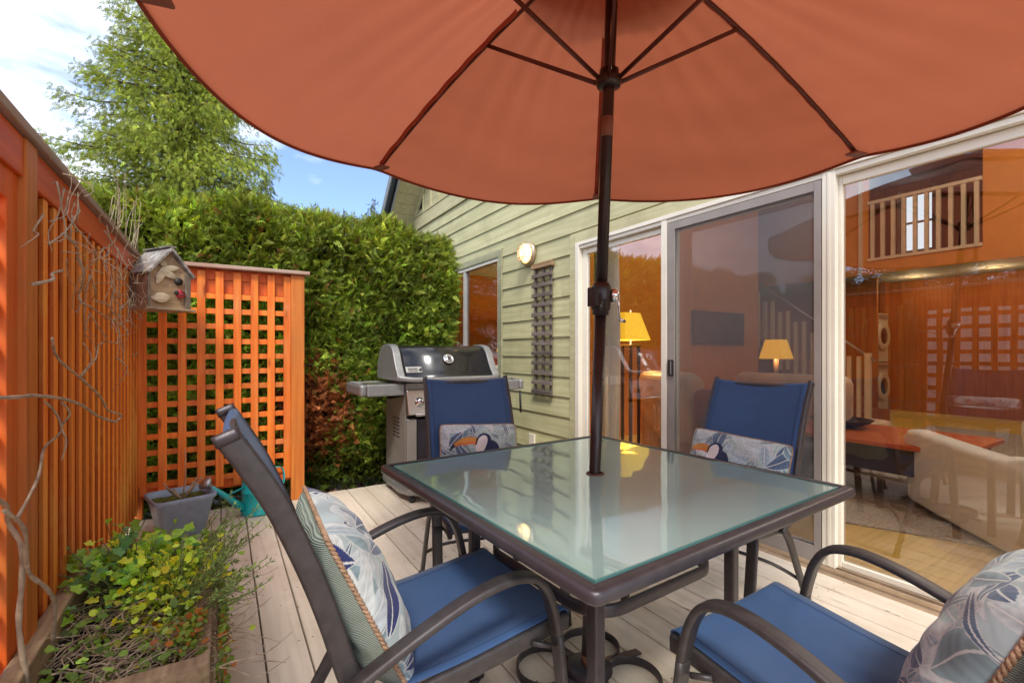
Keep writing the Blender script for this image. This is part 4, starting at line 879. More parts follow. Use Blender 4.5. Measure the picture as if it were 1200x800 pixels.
b = MB(); b.box(13.44, 13.475, 4.14, 4.18, 3.45, 4.76); b.box(13.442, 13.473, 3.88, 4.43, 4.05, 4.10); b.box(13.43, 13.475, 3.80, 3.88, 3.37, 4.84); b.box(13.43, 13.475, 4.43, 4.51, 3.37, 4.84); b.box(13.43, 13.475, 3.88, 4.43, 3.37, 3.449); b.build('frame', M['vinyl'], lw)
# panelled partition behind the laundry stack
b = MB(); b.box(10.9, 11.0, -3.1, 6.88, .011, 2.435, .5); b.box(9.9, 9.965, 3.62, 4.5, .011, 2.435, .7); b.box(10.64, 10.89, 3.75, 3.85, .011, 2.435, .3); b.build('partition', M['iwood'], hs)

# ------------------------------------------------------------------ wall light
wl = thing('wall_light', 'round caged bulkhead light glowing warm on the green siding', 'wall light', (WX-.02, 3.86, 2.09))
lx, ly, lz = WX-.02, 3.86, 2.095
b = MB(); b.lathe([(.001, 0), (.118, 0), (.122, .012), (.118, .035), (.104, .042), (.001, .042)], (lx, ly, lz), 36, (-1, 0, 0)); b.build('base', M['track'], wl)
gm, nt, out = newmat('frosted_glowing_glass'); bb = principled(nt, out, .3); bb.inputs['Base Color'].default_value = (.9, .7, .4, 1); bb.inputs['Emission Color'].default_value = (1., .60, .22, 1)
lw_ = N(nt, 'ShaderNodeLayerWeight'); lw_.inputs[0].default_value = .45; rr_ = N(nt, 'ShaderNodeMapRange'); rr_.inputs['From Min'].default_value = 0; rr_.inputs['From Max'].default_value = .75; rr_.inputs['To Min'].default_value = 5.5; rr_.inputs['To Max'].default_value = .35
L(nt, lw_.outputs['Facing'], rr_.inputs['Value']); L(nt, rr_.outputs[0], bb.inputs['Emission Strength'])
b = MB(); b.lathe([(.098*math.cos(R(a)), .043+.075*math.sin(R(a))) for a in range(0, 90, 9)]+[(.001, .118)], (lx, ly, lz), 36, (-1, 0, 0)); b.build('glass_globe', gm, wl)
b = MB()
for yy, hh in ((0, .105), ):
    b.sweep([(lx-.043-.084*math.sin(math.pi*i/16), ly, lz+.106*math.cos(math.pi*i/16)) for i in range(17)], circ(.0045, 6))
b.sweep([(lx-.05-.070*abs(math.cos(t)), ly+.0+.055*math.sin(t)*1.0, lz+.104*math.cos(t+math.pi/2)*1.0) for t in [2*math.pi*i/40 for i in range(40)]], circ(.004, 6), closed=True) if False else None
for zz in (-.045, .045): b.sweep([(lx-.043-.078*math.sin(math.pi*i/16)*math.sqrt(1-(zz/.105)**2), ly+.102*math.sqrt(1-(zz/.105)**2)*math.cos(math.pi*i/16), lz+zz) for i in range(17)], circ(.004, 6))
b.sweep([(lx-.108, ly+.055*math.cos(2*math.pi*i/32), lz+.085*math.sin(2*math.pi*i/32)) for i in range(32)], circ(.004, 6), closed=True)
b.build('wire_guard', M['track'], wl)
# ------------------------------------------------------------------ small wall trellis
wt = thing('wall_trellis', 'narrow grey wooden lattice strip hung on the siding under the wall light', 'trellis', (WX-.03, 3.62, 1.3))
b = MB()
for yy in (3.49, 3.615, 3.74): b.box(WX-.036, WX-.019, yy-.014, yy+.014, .70, 1.93)
b.build('upright', M['wall_lat'], wt, bev=.003)
b = MB()
for i in range(13): z = .715+i*.093; b.box(WX-.056, WX-.037, 3.455+random.uniform(-.004, .004), 3.775+random.uniform(-.004, .004), z, z+.034)
b.build('slat', M['wall_lat'], wt, bev=.003)
b = MB(); b.box(WX-.060, WX-.018, 3.450, 3.78, 1.92, 1.965); b.build('top_rail', wood('top_rail_wood', (.30, .17, .08), (.46, .30, .17), 'y', rough=.8), wt, bev=.003)

# ------------------------------------------------------------------ table
th = R(2.7); tcx, tcy = 1.031, 1.141
tb = thing('patio_table', 'square patio table with teal glass top and dark brown metal frame', 'table', (tcx, tcy, 0), th)
h = .5425
def rsq(hf, r, n=6): return [(x, y) for x, y in rrect(2*hf, 2*hf, r, n)]
b = MB(); b.sweep([(x, y, .7055) for x, y in rsq(h-.022, .005, 2)], rrect(.029, .036, .012, 4), up=(0, 0, 1), closed=True)
# section: up gives first axis vertical
b.build('frame', M['powderd'], tb, local=True)
hg2 = h-.047
b = MB(); b.grid(lambda u, v: ((u-.5)*2*hg2, (v-.5)*2*hg2, .7165), 2, 2); b.build('tabletop', M['tglass'], tb, local=True)
b = MB()
for s1, s2 in ((0, 1), (0, -1), (1, 0), (-1, 0)):
    cx_, cy_ = s1*(hg2+.003), s2*(hg2+.003); b.box(cx_-(.0018 if s1 else hg2+.005), cx_+(.0018 if s1 else hg2+.005), cy_-(.0018 if s2 else hg2-.0005), cy_+(.0018 if s2 else hg2-.0005), .711, .7178)
b.build('glass_edge', M['tglassedge'], tb, local=True)
b = MB(); b.lathe([(.030, 0), (.030, .003), (.022, .004), (.022, 0)], (.015, .02, .717), 24); b.build('hole_ring', M['rust'], tb, local=True)
q = .29
for sx in (-1, 1):
    for sy in (-1, 1):
        b = MB(); b.box(sx*q-.0165, sx*q+.0165, sy*q-.0165, sy*q+.0165, .012, .690); lg = b.build('leg', M['powderd'], tb, bev=.005, local=True)
        b = MB(); b.lathe([(.018, 0), (.021, .002), (.021, .011), (.016, .0115)], (sx*q, sy*q, 0), 14); b.build('foot_cap', M['black'], lg, local=True)
b = MB(); b.sweep([(x, y, .462) for x, y in rsq(q-.024, .10, 8)], rrect(.034, .016, .007, 3), up=(0, 0, 1), closed=True); b.build('stretcher', M['powderd'], tb, local=True)
for s in (-1, 1): b = MB(); b.box(-.50, .50, s*q-.012, s*q+.012, .683, .697); b.build('cross_rail', M['powderd'], tb, bev=.003, local=True)

# ------------------------------------------------------------------ umbrella
NX, NY = -.0207, -.0748
def ax(z): return Vector((1.049+NX*(z-.72), 1.169+NY*(z-.72), z))
um = thing('patio_umbrella', 'open terracotta patio umbrella on a dark brown pole through the table', 'umbrella', tuple(ax(0.0)))
b = MB(); b.sweep([ax(.04), ax(1.24)], circ(.0185, 20)); b.build('pole', M['pole'], um)
b = MB(); b.sweep([ax(1.34), ax(2.42)], circ(.0185, 20)); pole2 = b.build('pole', M['pole'], um)
b = MB(); b.sweep([ax(1.795), ax(1.855)], circ(.0190, 20)); b.build('label_band', M['pocket'], pole2)
az = (ax(2)-ax(0)).normalized()
b = MB(); b.lathe([(.019, -.052), (.026, -.050), (.026, -.036), (.030, -.034), (.032, .0), (.032, .038), (.024, .052), (.019, .056)], ax(1.29), 24, az)
b.obox(ax(1.295)+Vector((-.030, .0, 0)), (.012, 0, 0), (0, .018, 0), (0, 0, .03)); b.build('crank_housing', M['pole'], um)
cd = Vector((.80, -.58, 0)).normalized(); cpos = ax(1.30)+cd*.030
b = MB(); b.lathe([(.001, 0), (.020, 0), (.024, .006), (.024, .016), (.016, .024), (.001, .026)], cpos, 24, cd); p = cpos+cd*.024; q1 = p+Vector((.018, .010, -.075)); q2 = q1+Vector((.003, .0, -.008))
b.sweep([p, q1], rrect(.012, .005, .002, 2)); b.sweep([q1, q1+Vector((.032, .012, -.004))], circ(.006, 10)); b.build('crank_handle', M['chrome'], um)
b = MB(); b.lathe([(.019, -.02), (.036, -.016), (.040, -.004), (.040, .012), (.030, .018), (.030, .034), (.019, .036)], ax(1.963), 28, az); b.build('runner', M['pole'], um)
b = MB(); b.lathe([(.019, -.02), (.034, -.016), (.036, .01), (.02, .02)], ax(2.405), 24, az); b.build('top_hub', M['pole'], um)
RU = 1.215; Cc = ax(1.909); a1 = (Vector((1, 0, 0))-az*az.x).normalized(); a2 = az.cross(a1); apex = ax(2.435); ph = .8648
rise = (apex-Cc).dot(az)
def rim(ang, r=RU): return Cc+(a1*math.cos(ang)+a2*math.sin(ang))*r
def surf(ang, s, off=0.):   # canopy surface: arched ribs, cloth sagging between them, rounded hem
    k = ((ang-ph)/(math.pi/3)); fr = k-math.floor(k); m_ = math.sin(math.pi*fr)
    chord = math.cos(math.pi/6)/math.cos((fr-.5)*math.pi/3)
    rr = RU*s*(chord*(1-s**2*.86)+s**2*.86)
    hgt = rise*(1-s)+.045*math.sin(math.pi*s)-.052*m_*s**1.5*(.5+.5*s)-.018*m_*math.sin(math.pi*s)
    wr = .0035*math.sin(ang*37+s*9)*s*(1-s)*4*m_+.004*math.sin(s*31+ang*5)*m_*s+.0045*math.sin(s*62+k*2)*(math.exp(-fr/.07)+math.exp(-(1-fr)/.07))*(1-math.exp(-min(fr, 1-fr)/.02))*(.3+.7*s)+.005*math.sin(fr*29+k)*max(0, .35-s)*m_*4
    return Cc+(a1*math.cos(ang)+a2*math.sin(ang))*rr+az*(hgt+off+wr)
can = MB()
for k in range(6):
    can.grid(lambda u, v, k=k: surf(ph+(k+u)*math.pi/3 if 0 < u < 1 else ph+(k+u)*math.pi/3+(1e-6 if u == 0 else -1e-6), .03+.97*v), 44, 64)
cn = can.build('canopy', M['canopy'], um)
hem = MB(); hem.sweep([surf(ph+2*math.pi*i/240+1e-5, .997)+az*.001 for i in range(240)], rrect(.020, .005, .002, 2), up=tuple(az), closed=True); hem.build('hem', M['canopy'], cn)
vent = MB(); vent.grid(lambda u, v: surf(2*math.pi*u+1e-5, .04+.24*v, .055+.01*math.sin(12*math.pi*u)*v), 72, 8); vent.build('vent', M['canopy'], um)
for k in range(6):
    ang = ph+k*math.pi/3+1e-6
    b = MB(); b.sweep([surf(ang, s)-az*.013 for s in [.03+.94*i/20 for i in range(21)]], rrect(.013, .009, .003, 2), up=tuple(az)); rb = b.build('rib', M['rib'], um)
    b = MB(); lat = az.cross((rim(ang)-Cc).normalized()); b.grid(lambda u, v: surf(ang, .30+.66*u)+lat*(-.002+.020*v)-az*(.006+.012*math.sin(math.pi*v)+.003*math.sin(u*40)), 40, 4); b.build('rib_sleeve', M['sleeve'], rb)
    b = MB(); tip = surf(ang, .985); dr_ = (rim(ang)-Cc).normalized(); b.obox(tip-az*.008-dr_*.022, dr_*.034, (az.cross(dr_))*.024, az*.005); b.build('end_pocket', M['pocket'], rb, bev=.004)
    sp_ = MB(); sp_.sweep([ax(1.965)+dr_*.034, surf(ang, .42)-az*.020], rrect(.008, .014, .003, 2), up=tuple(az.cross(dr_))); sp_.build('strut', M['rib'], um)
    if k == 1:
        pass
cord = MB(); cord.sweep(catmull([ax(2.36)+Vector((-.03, -.02, 0)), ax(2.22)+Vector((-.018, -.035, 0)), ax(2.10)+Vector((-.020, -.025, 0)), ax(1.98)+Vector((-.02, -.03, 0))], 6), circ(.0022, 6)); cord.build('cord', M['chrome'], um)
# base
ub = thing('umbrella_base', 'round rusty metal umbrella base with scrolled loops under the table', 'umbrella base', (1.064, 1.223, 0))
bx_, by_ = ax(0).x, ax(0).y
b = MB(); b.lathe([(.001, .030), (.070, .030), (.085, .034), (.060, .048), (.026, .054), (.001, .054)], (bx_, by_, 0), 30); b.build('plate', M['powderd'], ub)
b = MB(); b.sweep([ax(.05), ax(.42)], circ(.0235, 18)); sl2 = b.build('sleeve', M['powderd'], ub)
for za_ in (.385, .05): b = MB(); b.sweep([ax(za_), ax(za_+.04)], circ(.0245, 18)); b.build('rust_collar', M['rust'], sl2)
for k in range(4):
    a = R(45+90*k); dx, dy = math.cos(a), math.sin(a); px_, py_ = -dy, dx; b = MB()
    c_ = (bx_+dx*.15, by_+dy*.15)
    b.sweep([(c_[0]+.095*math.cos(t)*dx+.105*math.sin(t)*px_, c_[1]+.095*math.cos(t)*dy+.105*math.sin(t)*py_, .016) for t in [2*math.pi*i/32 for i in range(32)]], rrect(.030, .006, .002, 2), up=(0, 0, 1), closed=True)
    b.build('loop', M['powderd'], ub)
b = MB()
for k in range(4):
    a = R(90*k); b.bar((bx_+.07*math.cos(a), by_+.07*math.sin(a), .032), (bx_+.25*math.cos(a), by_+.25*math.sin(a), .006), .03, .006)
b.build('foot', M['powderd'], ub)

# ------------------------------------------------------------------ chairs
def make_chair():
    c = thing('sling_chair', '', 'chair', (0, 0, 0), 0, 'blue sling patio chairs round the table'); HW = .222
    back = [(.0, .972), (.036, .915), (.080, .835), (.130, .715), (.168, .605), (.205, .48), (.235, .415), (.275, .393)]
    fr = back+[(.36, .395), (.5, .407), (.62, .421), (.70, .430), (.745, .430)]
    for s in (-1, 1):
        cp = catmull([(x, s*HW, z) for x, z in fr], 5)
        b = MB(); b.sweep(cp, rrect(.019, .042, .007, 3), up=(0, 1, 0)); sr = b.build('side_rail', M['powder'], c, local=True)
        b = MB(); p0, p1 = Vector((-.004, s*HW, .981)), Vector((.004, s*HW, .962)); b.sweep([p0, p1], rrect(.020, .043, .007, 3), up=(0, 1, 0)); b.build('end_cap', M['powderd'], sr, local=True)
    b = MB()
    for (cx1, cz1) in ((.722, .428), (.010, .955), (.27, .385)): b = MB(); b.sweep([(cx1, -HW+.01, cz1), (cx1, HW-.01, cz1)], circ(.0105, 12)); b.build('cross_bar', M['powder'], c, local=True)
    # slings
    bp2 = catmull([(x, 0, z) for x, z in [(.008, .966)]+back[1:-1]], 5); nb_ = len(bp2)-1
    def backf(u, v):
        i = v*nb_; k = min(int(i), nb_-1); p = bp2[k].lerp(bp2[k+1], i-k); y = (u-.5)*2*(HW-.004); sag = .020*(1-(2*u-1)**2)*math.sin(math.pi*min(1, .25+v*.7))
        tp = .010*(1-(2*u-1)**2)*(1-v)**3
        return (p.x-sag*.9+.016, y, p.z-sag*.35-tp+.008)
    m_ = MB(); m_.grid(backf, 16, 30); m_.build('backrest', M['slingb'], c, local=True, thick=.003)
    m_ = MB(); m_.sweep([(.016-.012*(1-(2*i/12-1)**2), (i/12-.5)*2*(HW-.011), .966-.012*(1-(2*i/12-1)**2)) for i in range(13)], circ(.0105, 10)); m_.build('top_hem', M['slingb'], c, local=True)
    sp2 = catmull([(x, 0, z) for x, z in [(.29, .398), (.4, .400), (.5, .408), (.62, .423), (.70, .433), (.735, .438), (.750, .430), (.748, .412)]], 4); ns_ = len(sp2)-1
    def seatf(u, v):
        i = v*ns_; k = min(int(i), ns_-1); p = sp2[k].lerp(sp2[k+1], i-k); y = (u-.5)*2*(HW-.002); sag = .016*(1-(2*u-1)**2)*math.sin(math.pi*min(1, v*1.05))
        return (p.x, y, p.z-sag+.022)
    m_ = MB(); m_.grid(seatf, 16, 28); m_.build('seat', M['sling'], c, local=True, thick=.003)
    for s in (-1, 1):
        m_ = MB(); m_.grid(lambda u, v: Vector(backf(.5+s*(.5-.055-.006*u), .02+.96*v))+Vector((.0026, 0, .0008)), 1, 40); m_.build('hem_stitch', M['slinghem'], c, local=True)
        m_ = MB(); m_.grid(lambda u, v: Vector(seatf(.5+s*(.5-.055-.006*u), .02+.80*v))+Vector((0, 0, .0022)), 1, 40); m_.build('hem_stitch', M['slinghem'], c, local=True)
    arm = [(.195, .470), (.26, .507), (.34, .547), (.43, .580), (.51, .598), (.575, .600), (.625, .582), (.656, .537), (.672, .485), (.682, .44)]
    for s in (-1, 1):
        ya = s*.262; pts = [(x, ya if i > 1 else s*(.246+.008*i), z) for i, (x, z) in enumerate(arm)]
        cp = catmull(pts, 5); b = MB(); b.sweep(cp, rrect(.040, .019, .008, 4), up=(0, 1, 0)); b.build('armrest', M['powder'], c, local=True)
        b = MB(); b.sweep(catmull([(.6822, ya, .439), (.70, ya, .30), (.722, ya, .15), (.742, ya, .012)], 3), rrect(.040, .019, .008, 4), up=(0, 1, 0)); lg = b.build('leg', M['powder'], c, local=True)
        b = MB(); b.lathe([(.018, 0), (.021, .003), (.018, .0118)], (.743, ya, 0), 12); b.build('foot_cap', M['black'], lg, local=True)
        b = MB(); b.sweep(catmull([(.37, s*.243, .40), (.31, s*.245, .335), (.22, s*.248, .18), (.118, s*.25, .012)], 4), rrect(.019, .036, .008, 3), up=(0, 1, 0)); lg = b.build('leg', M['powder'], c, local=True)
        b = MB(); b.lathe([(.018, 0), (.021, .003), (.018, .0118)], (.116, s*.25, 0), 12); b.build('foot_cap', M['black'], lg, local=True)
        b = MB(); b.sweep([(.63, s*.233, .415), (.672, s*.252, .405)], circ(.007, 8)); b.lathe([(.001, 0), (.009, .0), (.007, .005), (.001, .006)], (.682, s*.272, .415), 10, (0, s, 0)); b.build('bolt', M['powder'], c, local=True)
    b = MB(); b.sweep(catmull([(.19, -.243, .135), (.27, -.16, .20), (.30, 0, .215), (.27, .16, .20), (.19, .243, .135)], 5), rrect(.014, .012, .004, 2)); b.build('stretcher', M['powder'], c, local=True)
    return c
ch = make_chair(); chairs = []
spots = [((.005, 1.165), 0, 'blue sling chair nearest the camera on the left, seen from behind its arm'),
         ((1.125, 2.29), -104, 'blue sling chair between the grill and the far side of the table'),
         ((2.275, 1.315), 187, 'blue sling chair with its back to the sliding screen door'),
         ((1.13, -.005), 90, 'blue sling chair at the bottom right, only seat and arms in view')]
for i, ((x, y), r_, lb_) in enumerate(spots):
    o = ch if i == 0 else copy_tree(ch); o.location = (x, y, 0); o.rotation_euler = (0, 0, R(r_)); o['label'] = lb_; chairs.append(o)

# ------------------------------------------------------------------ pillows
PAL = [(.43, .48, .49), (.15, .22, .26), (.30, .38, .42), (.08, .12, .19), (.34, .44, .42), (.50, .54, .53), (.20, .28, .30)]
def paint(nu, nv, w_, h_, seed, bird=None, navy=0):
    r2 = np.random.default_rng(seed); U, V = np.meshgrid((np.arange(nu)+.5)/nu*w_, (np.arange(nv)+.5)/nv*h_, indexing='ij')
    Cx = np.empty((nu, nv, 3)); Cx[:] = (.36, .44, .45); Cx *= (1+.12*np.sin(U*40+V*23)[..., None])
    for k in range(int(165*w_*h_/.2)):
        cx, cy = r2.uniform(-.03, w_+.03), r2.uniform(-.03, h_+.03); a = r2.uniform(0, 6.28); l = r2.uniform(.08, .20); wd = r2.uniform(.012, .034); cur = r2.uniform(-2.5, 2.5)
        dx, dy = U-cx, V-cy; t = (dx*math.cos(a)+dy*math.sin(a))/l; d_ = (-dx*math.sin(a)+dy*math.cos(a))-cur*(t*l)**2
        wl_ = wd*np.sin(np.pi*np.clip(t, 0, 1))**.7; ins = (t > 0) & (t < 1) & (np.abs(d_) < wl_)
        c0 = np.array(PAL[r2.integers(0, len(PAL))]) if not (navy and r2.random() < navy) else np.array((.02, .03, .12))
        vein = .5+.5*np.sin((t*l*95+np.abs(d_)*80)*3.); mid = np.abs(d_) < .0016
        sh = c0[None, None]*(.78+.38*(np.abs(d_)/(wl_+1e-6)).clip(0, 1)[..., None]+.16*vein[..., None])
        sh = np.where(mid[..., None], np.array((.58, .60, .58)), sh); rimm = (np.abs(d_) > wl_-.0022); sh = np.where(rimm[..., None], np.array((.52, .55, .53)), sh)
        Cx = np.where(ins[..., None], sh, Cx)
    if bird:
        bx, by, s = bird
        def X(u, v): return (U-bx)/s, (V-by)/s
        x, y = X(0, 0)
        def ell(cx, cy, ra, rb, ang=0):
            c, s_ = math.cos(ang), math.sin(ang); return (((x-cx)*c+(y-cy)*s_)/ra)**2+((-(x-cx)*s_+(y-cy)*c)/rb)**2 < 1
        body = ell(1.05, -.55, .62, .75, -.5); Cx[body] = (.025, .035, .085)
        head = ell(.72, .12, .46, .52, -.5); Cx[head] = (.025, .035, .085)
        chest = ell(.55, -.08, .33, .60, -.45); Cx[chest] = (.74, .68, .66)
        ang = np.arctan2(y+1.15, x+.15); rad = np.hypot(x+.15, y+1.15)
        beak = (rad < 1.55) & (rad > 1.55-.48*np.clip((2.75-ang)*1.1, .25, 1)) & (ang > 1.22) & (ang < 2.62); Cx[beak] = (.58, .25, .06)
        low = beak & (rad < 1.55-.32*np.clip((2.75-ang)*1.1, .25, 1)); Cx[low] = (.62, .17, .05)
        tip = beak & (ang > 2.32); Cx[tip] = (.03, .03, .06)
        nck = beak & (ang < 1.30); Cx[nck] = (.03, .02, .03)
    return Cx
def pillow(name, label, w_, h_, T, seed, loc, rot, bird=None, nu=240, nv=140, navy=0, grp=None, back=True):
    t = thing(name, label, 'pillow', loc, 0, grp); t.rotation_euler = rot
    Cx = paint(nu+1, nv+1, w_, h_, seed, bird, navy)
    ph1 = seed*1.3
    def shp(u, v, s):
        a, b_ = 2*u-1, 2*v-1
        pinch = 1-.035*(1-abs(b_)**2.2)*abs(a)**3; pinv = 1-.035*(1-abs(a)**2.2)*abs(b_)**3
        rc_ = 1-.055*(a*a*b_*b_)**2.5; x = a*w_/2*pinch*rc_; y = b_*h_/2*pinv*rc_
        e = max(0, (1-abs(a)**3.2))**.62*max(0, (1-abs(b_)**3.2))**.62
        wr = .006*math.sin(a*9+ph1)*math.sin(b_*7+ph1*2)*e+.006*e*math.sin(13*(abs(a)-abs(b_))+ph1)*max(abs(a), abs(b_))**2
        return (x, y, s*(T/2*e)+wr)
    b = MB(); b.grid(lambda u, v: shp(u, v, 1), nu, nv); b.build('front_cover', M['print'], t, pcol=Cx, local=True)
    b = MB(); b.grid(lambda u, v: shp(1-u, v, -1), 40, 40); b.build('back_cover', M['ribbed'], t, local=True)
    per = []; K = 60
    for i in range(K): per.append(shp(i/K, 0, 1))
    for i in range(K): per.append(shp(1, i/K, 1))
    for i in range(K): per.append(shp(1-i/K, 1, 1))
    for i in range(K): per.append(shp(0, 1-i/K, 1))
    per = [Vector(p) for p in per]; m_ = len(per); b = MB(); big = h_ > .35
    if big:
        rr_ = .0042
        for o_ in (0, math.pi):
            pts = []
            for i in range(m_*2):
                p = per[i//2].lerp(per[(i//2+1) % m_], (i % 2)/2); tg = (per[(i//2+1) % m_]-per[i//2-1]).normalized(); sd_ = Vector((0, 0, 1)); n_ = tg.cross(sd_)
                an = i*.95+o_; pts.append(p+n_*math.cos(an)*rr_*.62+sd_*math.sin(an)*rr_*.62)
            b.sweep(pts, circ(.0036, 6), closed=True)
    else: b.sweep(per, circ(.004, 6), closed=True)
    b.build('piping', M['rope'], t, local=True); return t
def rot_from(xa, ya):   # local x -> xa, local y -> ya
    xa = Vector(xa).normalized(); ya = Vector(ya); ya = (ya-xa*ya.dot(xa)).normalized(); za = xa.cross(ya)
    return Matrix((xa, ya, za)).transposed().to_euler()
def on_chair(i, lx_, ly_, lz_, lean, yaw=0, roll=0):
    c = chairs[i]; rz = c.rotation_euler.z; f = Vector((math.cos(rz), math.sin(rz), 0)); lft = Vector((-f.y, f.x, 0))
    p = Vector(c.location)+f*lx_+lft*ly_+Vector((0, 0, lz_))
    up_ = (Vector((0, 0, 1))*math.cos(lean)-f*math.sin(lean)); xa = lft.copy()
    up_.rotate(Matrix.Rotation(roll, 3, f)); xa.rotate(Matrix.Rotation(roll, 3, f))
    up_.rotate(Matrix.Rotation(yaw, 3, 'Z')); xa.rotate(Matrix.Rotation(yaw, 3, 'Z'))
    return tuple(p), rot_from(xa, up_)
G2 = 'toucan print lumbar pillows'; G3 = 'square palm print pillows'
l_, r_ = on_chair(1, .215, .022, .632, R(16), 0, R(-2)); pillow('lumbar_pillow', 'toucan and palm print lumbar pillow on the chair in front of the grill', .405, .25, .13, 3, l_, r_, bird=(.155, .148, .078), grp=G2)
l_, r_ = on_chair(2, .225, -.018, .60, R(16), 0, R(-3)); pillow('lumbar_pillow', 'toucan and palm print lumbar pillow on the chair by the screen door', .47, .255, .13, 4, l_, r_, bird=(.105, .150, .075), grp=G2)
l_, r_ = on_chair(0, .258, .0, .572, R(25), R(-2), R(0)); pillow('square_pillow', 'square palm print pillow with rope piping on the left foreground chair', .43, .42, .16, 11, l_, r_, navy=.10, grp=G3, nu=300, nv=300)
l_, r_ = on_chair(3, .252, -.022, .562, R(22), R(3), R(0)); pillow('square_pillow', 'square palm print pillow with rope piping at the bottom right corner', .45, .45, .18, 17, l_, r_, grp=G3, nu=300, nv=300)

# ------------------------------------------------------------------ gas grill
gx0, gx1, gy0 = 1.15, 1.87, 3.32
gr = thing('gas_grill', 'grey and black gas barbecue with side shelves standing against the hedge', 'grill', (1.5, 3.6, 0))
b = MB(); b.prism([(x, y) for x, y in [(gx0-.03, 3.86), (gx0-.035, 3.42), (gx0-.0, 3.31), (gx0+.10, 3.25), (gx0+.25, 3.225), (1.5, 3.215), (gx1-.25, 3.225), (gx1-.1, 3.25), (gx1, 3.31), (gx1+.035, 3.42), (gx1+.03, 3.86)]], .055, .105, 'z'); b.build('bottom_shelf', M['castgrey'], gr, bev=.018, seg=4)
def louvre_panel(x0, x1):
    m = MB(); m.box(x0, x1, 3.36, 3.84, .106, .80); return m
o = louvre_panel(gx0, gx0+.012).build('side_panel', M['grillgrey'], gr, bev=.006); sm_ = MB()
for k in range(6):
    for j in range(2): sm_.box(gx0-.0025, gx0+.001, 3.50+j*.085, 3.565+j*.085, .46+.028*k, .468+.028*k)
sm_.build('vent_slot', M['black'], o)
louvre_panel(gx1-.012, gx1).build('side_panel', M['grillgrey'], gr, bev=.006)
b = MB(); b.box(gx0+.013, gx1-.013, 3.80, 3.82, .106, .80); b.build('back_panel', M['grillgrey'], gr)
b = MB(); b.box(gx0, gx0+.075, 3.318, 3.359, .106, .62); b.build('corner_post', M['grillgrey'], gr, bev=.008, seg=3)
b = MB(); b.box(gx1-.075, gx1, 3.318, 3.359, .106, .62); b.build('corner_post', M['grillgrey'], gr, bev=.008, seg=3)
for a0, a1 in ((gx0+.078, 1.508), (1.512, gx1-.078)):
    b = MB(); b.box(a0, a1, 3.322, 3.345, .12, .615); dd_ = b.build('door', M['door_dark'], gr, bev=.006, seg=3)
    hx = 1.48 if a1 < 1.6 else 1.54; b = MB(); b.sweep([(hx, 3.318, .57), (hx, 3.295, .56), (hx, 3.295, .32), (hx, 3.318, .31)], circ(.007, 10)); b.build('handle', M['stainless'], dd_)
b = MB(); b.prism([(3.36, .64), (3.285, .655), (3.335, .835), (3.38, .85)], gx0+.0, gx1-.0, 'x'); cpn = b.build('control_panel', M['stainless'], gr, bev=.008, seg=3)
nrm = Vector((0, -.18, .05)).normalized()
for kx in (1.24, 1.40, 1.60, 1.76):
    b = MB(); b.lathe([(.034, -.002), (.034, .006), (.024, .008), (.022, .030), (.018, .034), (.001, .035)], (kx, 3.308, .745), 22, nrm); kb = b.build('knob', M['chrome'] if kx < 1.3 else M['castgrey'], gr)
    b = MB(); b.obox(Vector((kx, 3.308, .745))+nrm*.037, (.003, 0, 0), nrm*.003, (0, .003, .014)); b.build('pointer', M['black'], kb)
b = MB(); b.sweep([(gx0+.05, 3.268, .655), (gx1-.05, 3.268, .655)], circ(.010, 12)); b.build('towel_bar', M['stainless'], gr)
# cook box
b = MB(); b.prism([(3.37, .78), (3.34, .885), (3.86, .895), (3.80, .72)], gx0+.0, gx1-.0, 'x'); b.build('cook_box', M['castgrey'], gr, bev=.01)
# lid : grey cast ends and a curved enamel barrel between
prof = [(3.300, .905), (3.312, .945), (3.345, .985), (3.385, 1.045), (3.425, 1.115), (3.475, 1.160), (3.55, 1.178), (3.66, 1.178), (3.74, 1.150), (3.80, 1.09), (3.835, 1.0), (3.845, .905)]
pc = [(p.x, p.y) for p in catmull([(a_, c_, 0) for a_, c_ in prof], 4)]
for xa, xb in ((gx0-.075, gx0-.018), (gx1-.002, gx1+.055)):
    b = MB(); b.prism(pc, xa, xb, 'x'); b.build('lid_end', M['castgrey'], gr, bev=.012, seg=3)
inner = [(a_+(.004 if a_ < 3.55 else -.004)+.004, c_-.010) for a_, c_ in pc]
b = MB(); b.prism(inner, gx0-.0175, gx1-.0025, 'x', smooth=False)
for i_ in range(2, len(b.f)): b.sm[i_] = True
lid = b.build('lid', M['enamel'], gr)
b = MB(); b.sweep(catmull([(gx0-.07, 3.31, .93), (gx0+.02, 3.278, .915), (gx0+.15, 3.262, .912), (1.5, 3.258, .912), (gx1-.15, 3.262, .912), (gx1, 3.278, .915), (gx1+.05, 3.31, .93)], 5), rrect(.036, .030, .012, 3), up=(0, 0, 1)); b.build('lid_handle', M['castgrey'], gr)
pn = Vector((0, -.82, .55)).normalized(); mc = Vector((1.515, 3.402, 1.060))
b = MB(); b.lathe([(.043, 0), (.044, .008), (.038, .014), (.034, .010), (.001, .010)], mc, 32, pn); th_ = b.build('thermometer', M['chrome'], gr)
b = MB(); b.lathe([(.030, .0105), (.030, .012), (.001, .012)], mc, 28, pn); dl = b.build('dial', M['zinc'], th_)
pu = Vector((0, .55, .82)).normalized(); cm = mc+pn*.0135
b = MB(); b.lathe([(.012, 0), (.012, .001), (.001, .001)], cm, 20, pn); b.obox(cm-pu*.014+Vector((-.006, 0, 0)), (.0012, 0, 0), pu*.008, pn*.001); b.obox(cm-pu*.014+Vector((.006, 0, 0)), (.0012, 0, 0), pu*.008, pn*.001); b.obox(cm+pu*.014, (.004, 0, 0), pu*.002, pn*.001); b.build('emblem', M['door_dark'], th_)
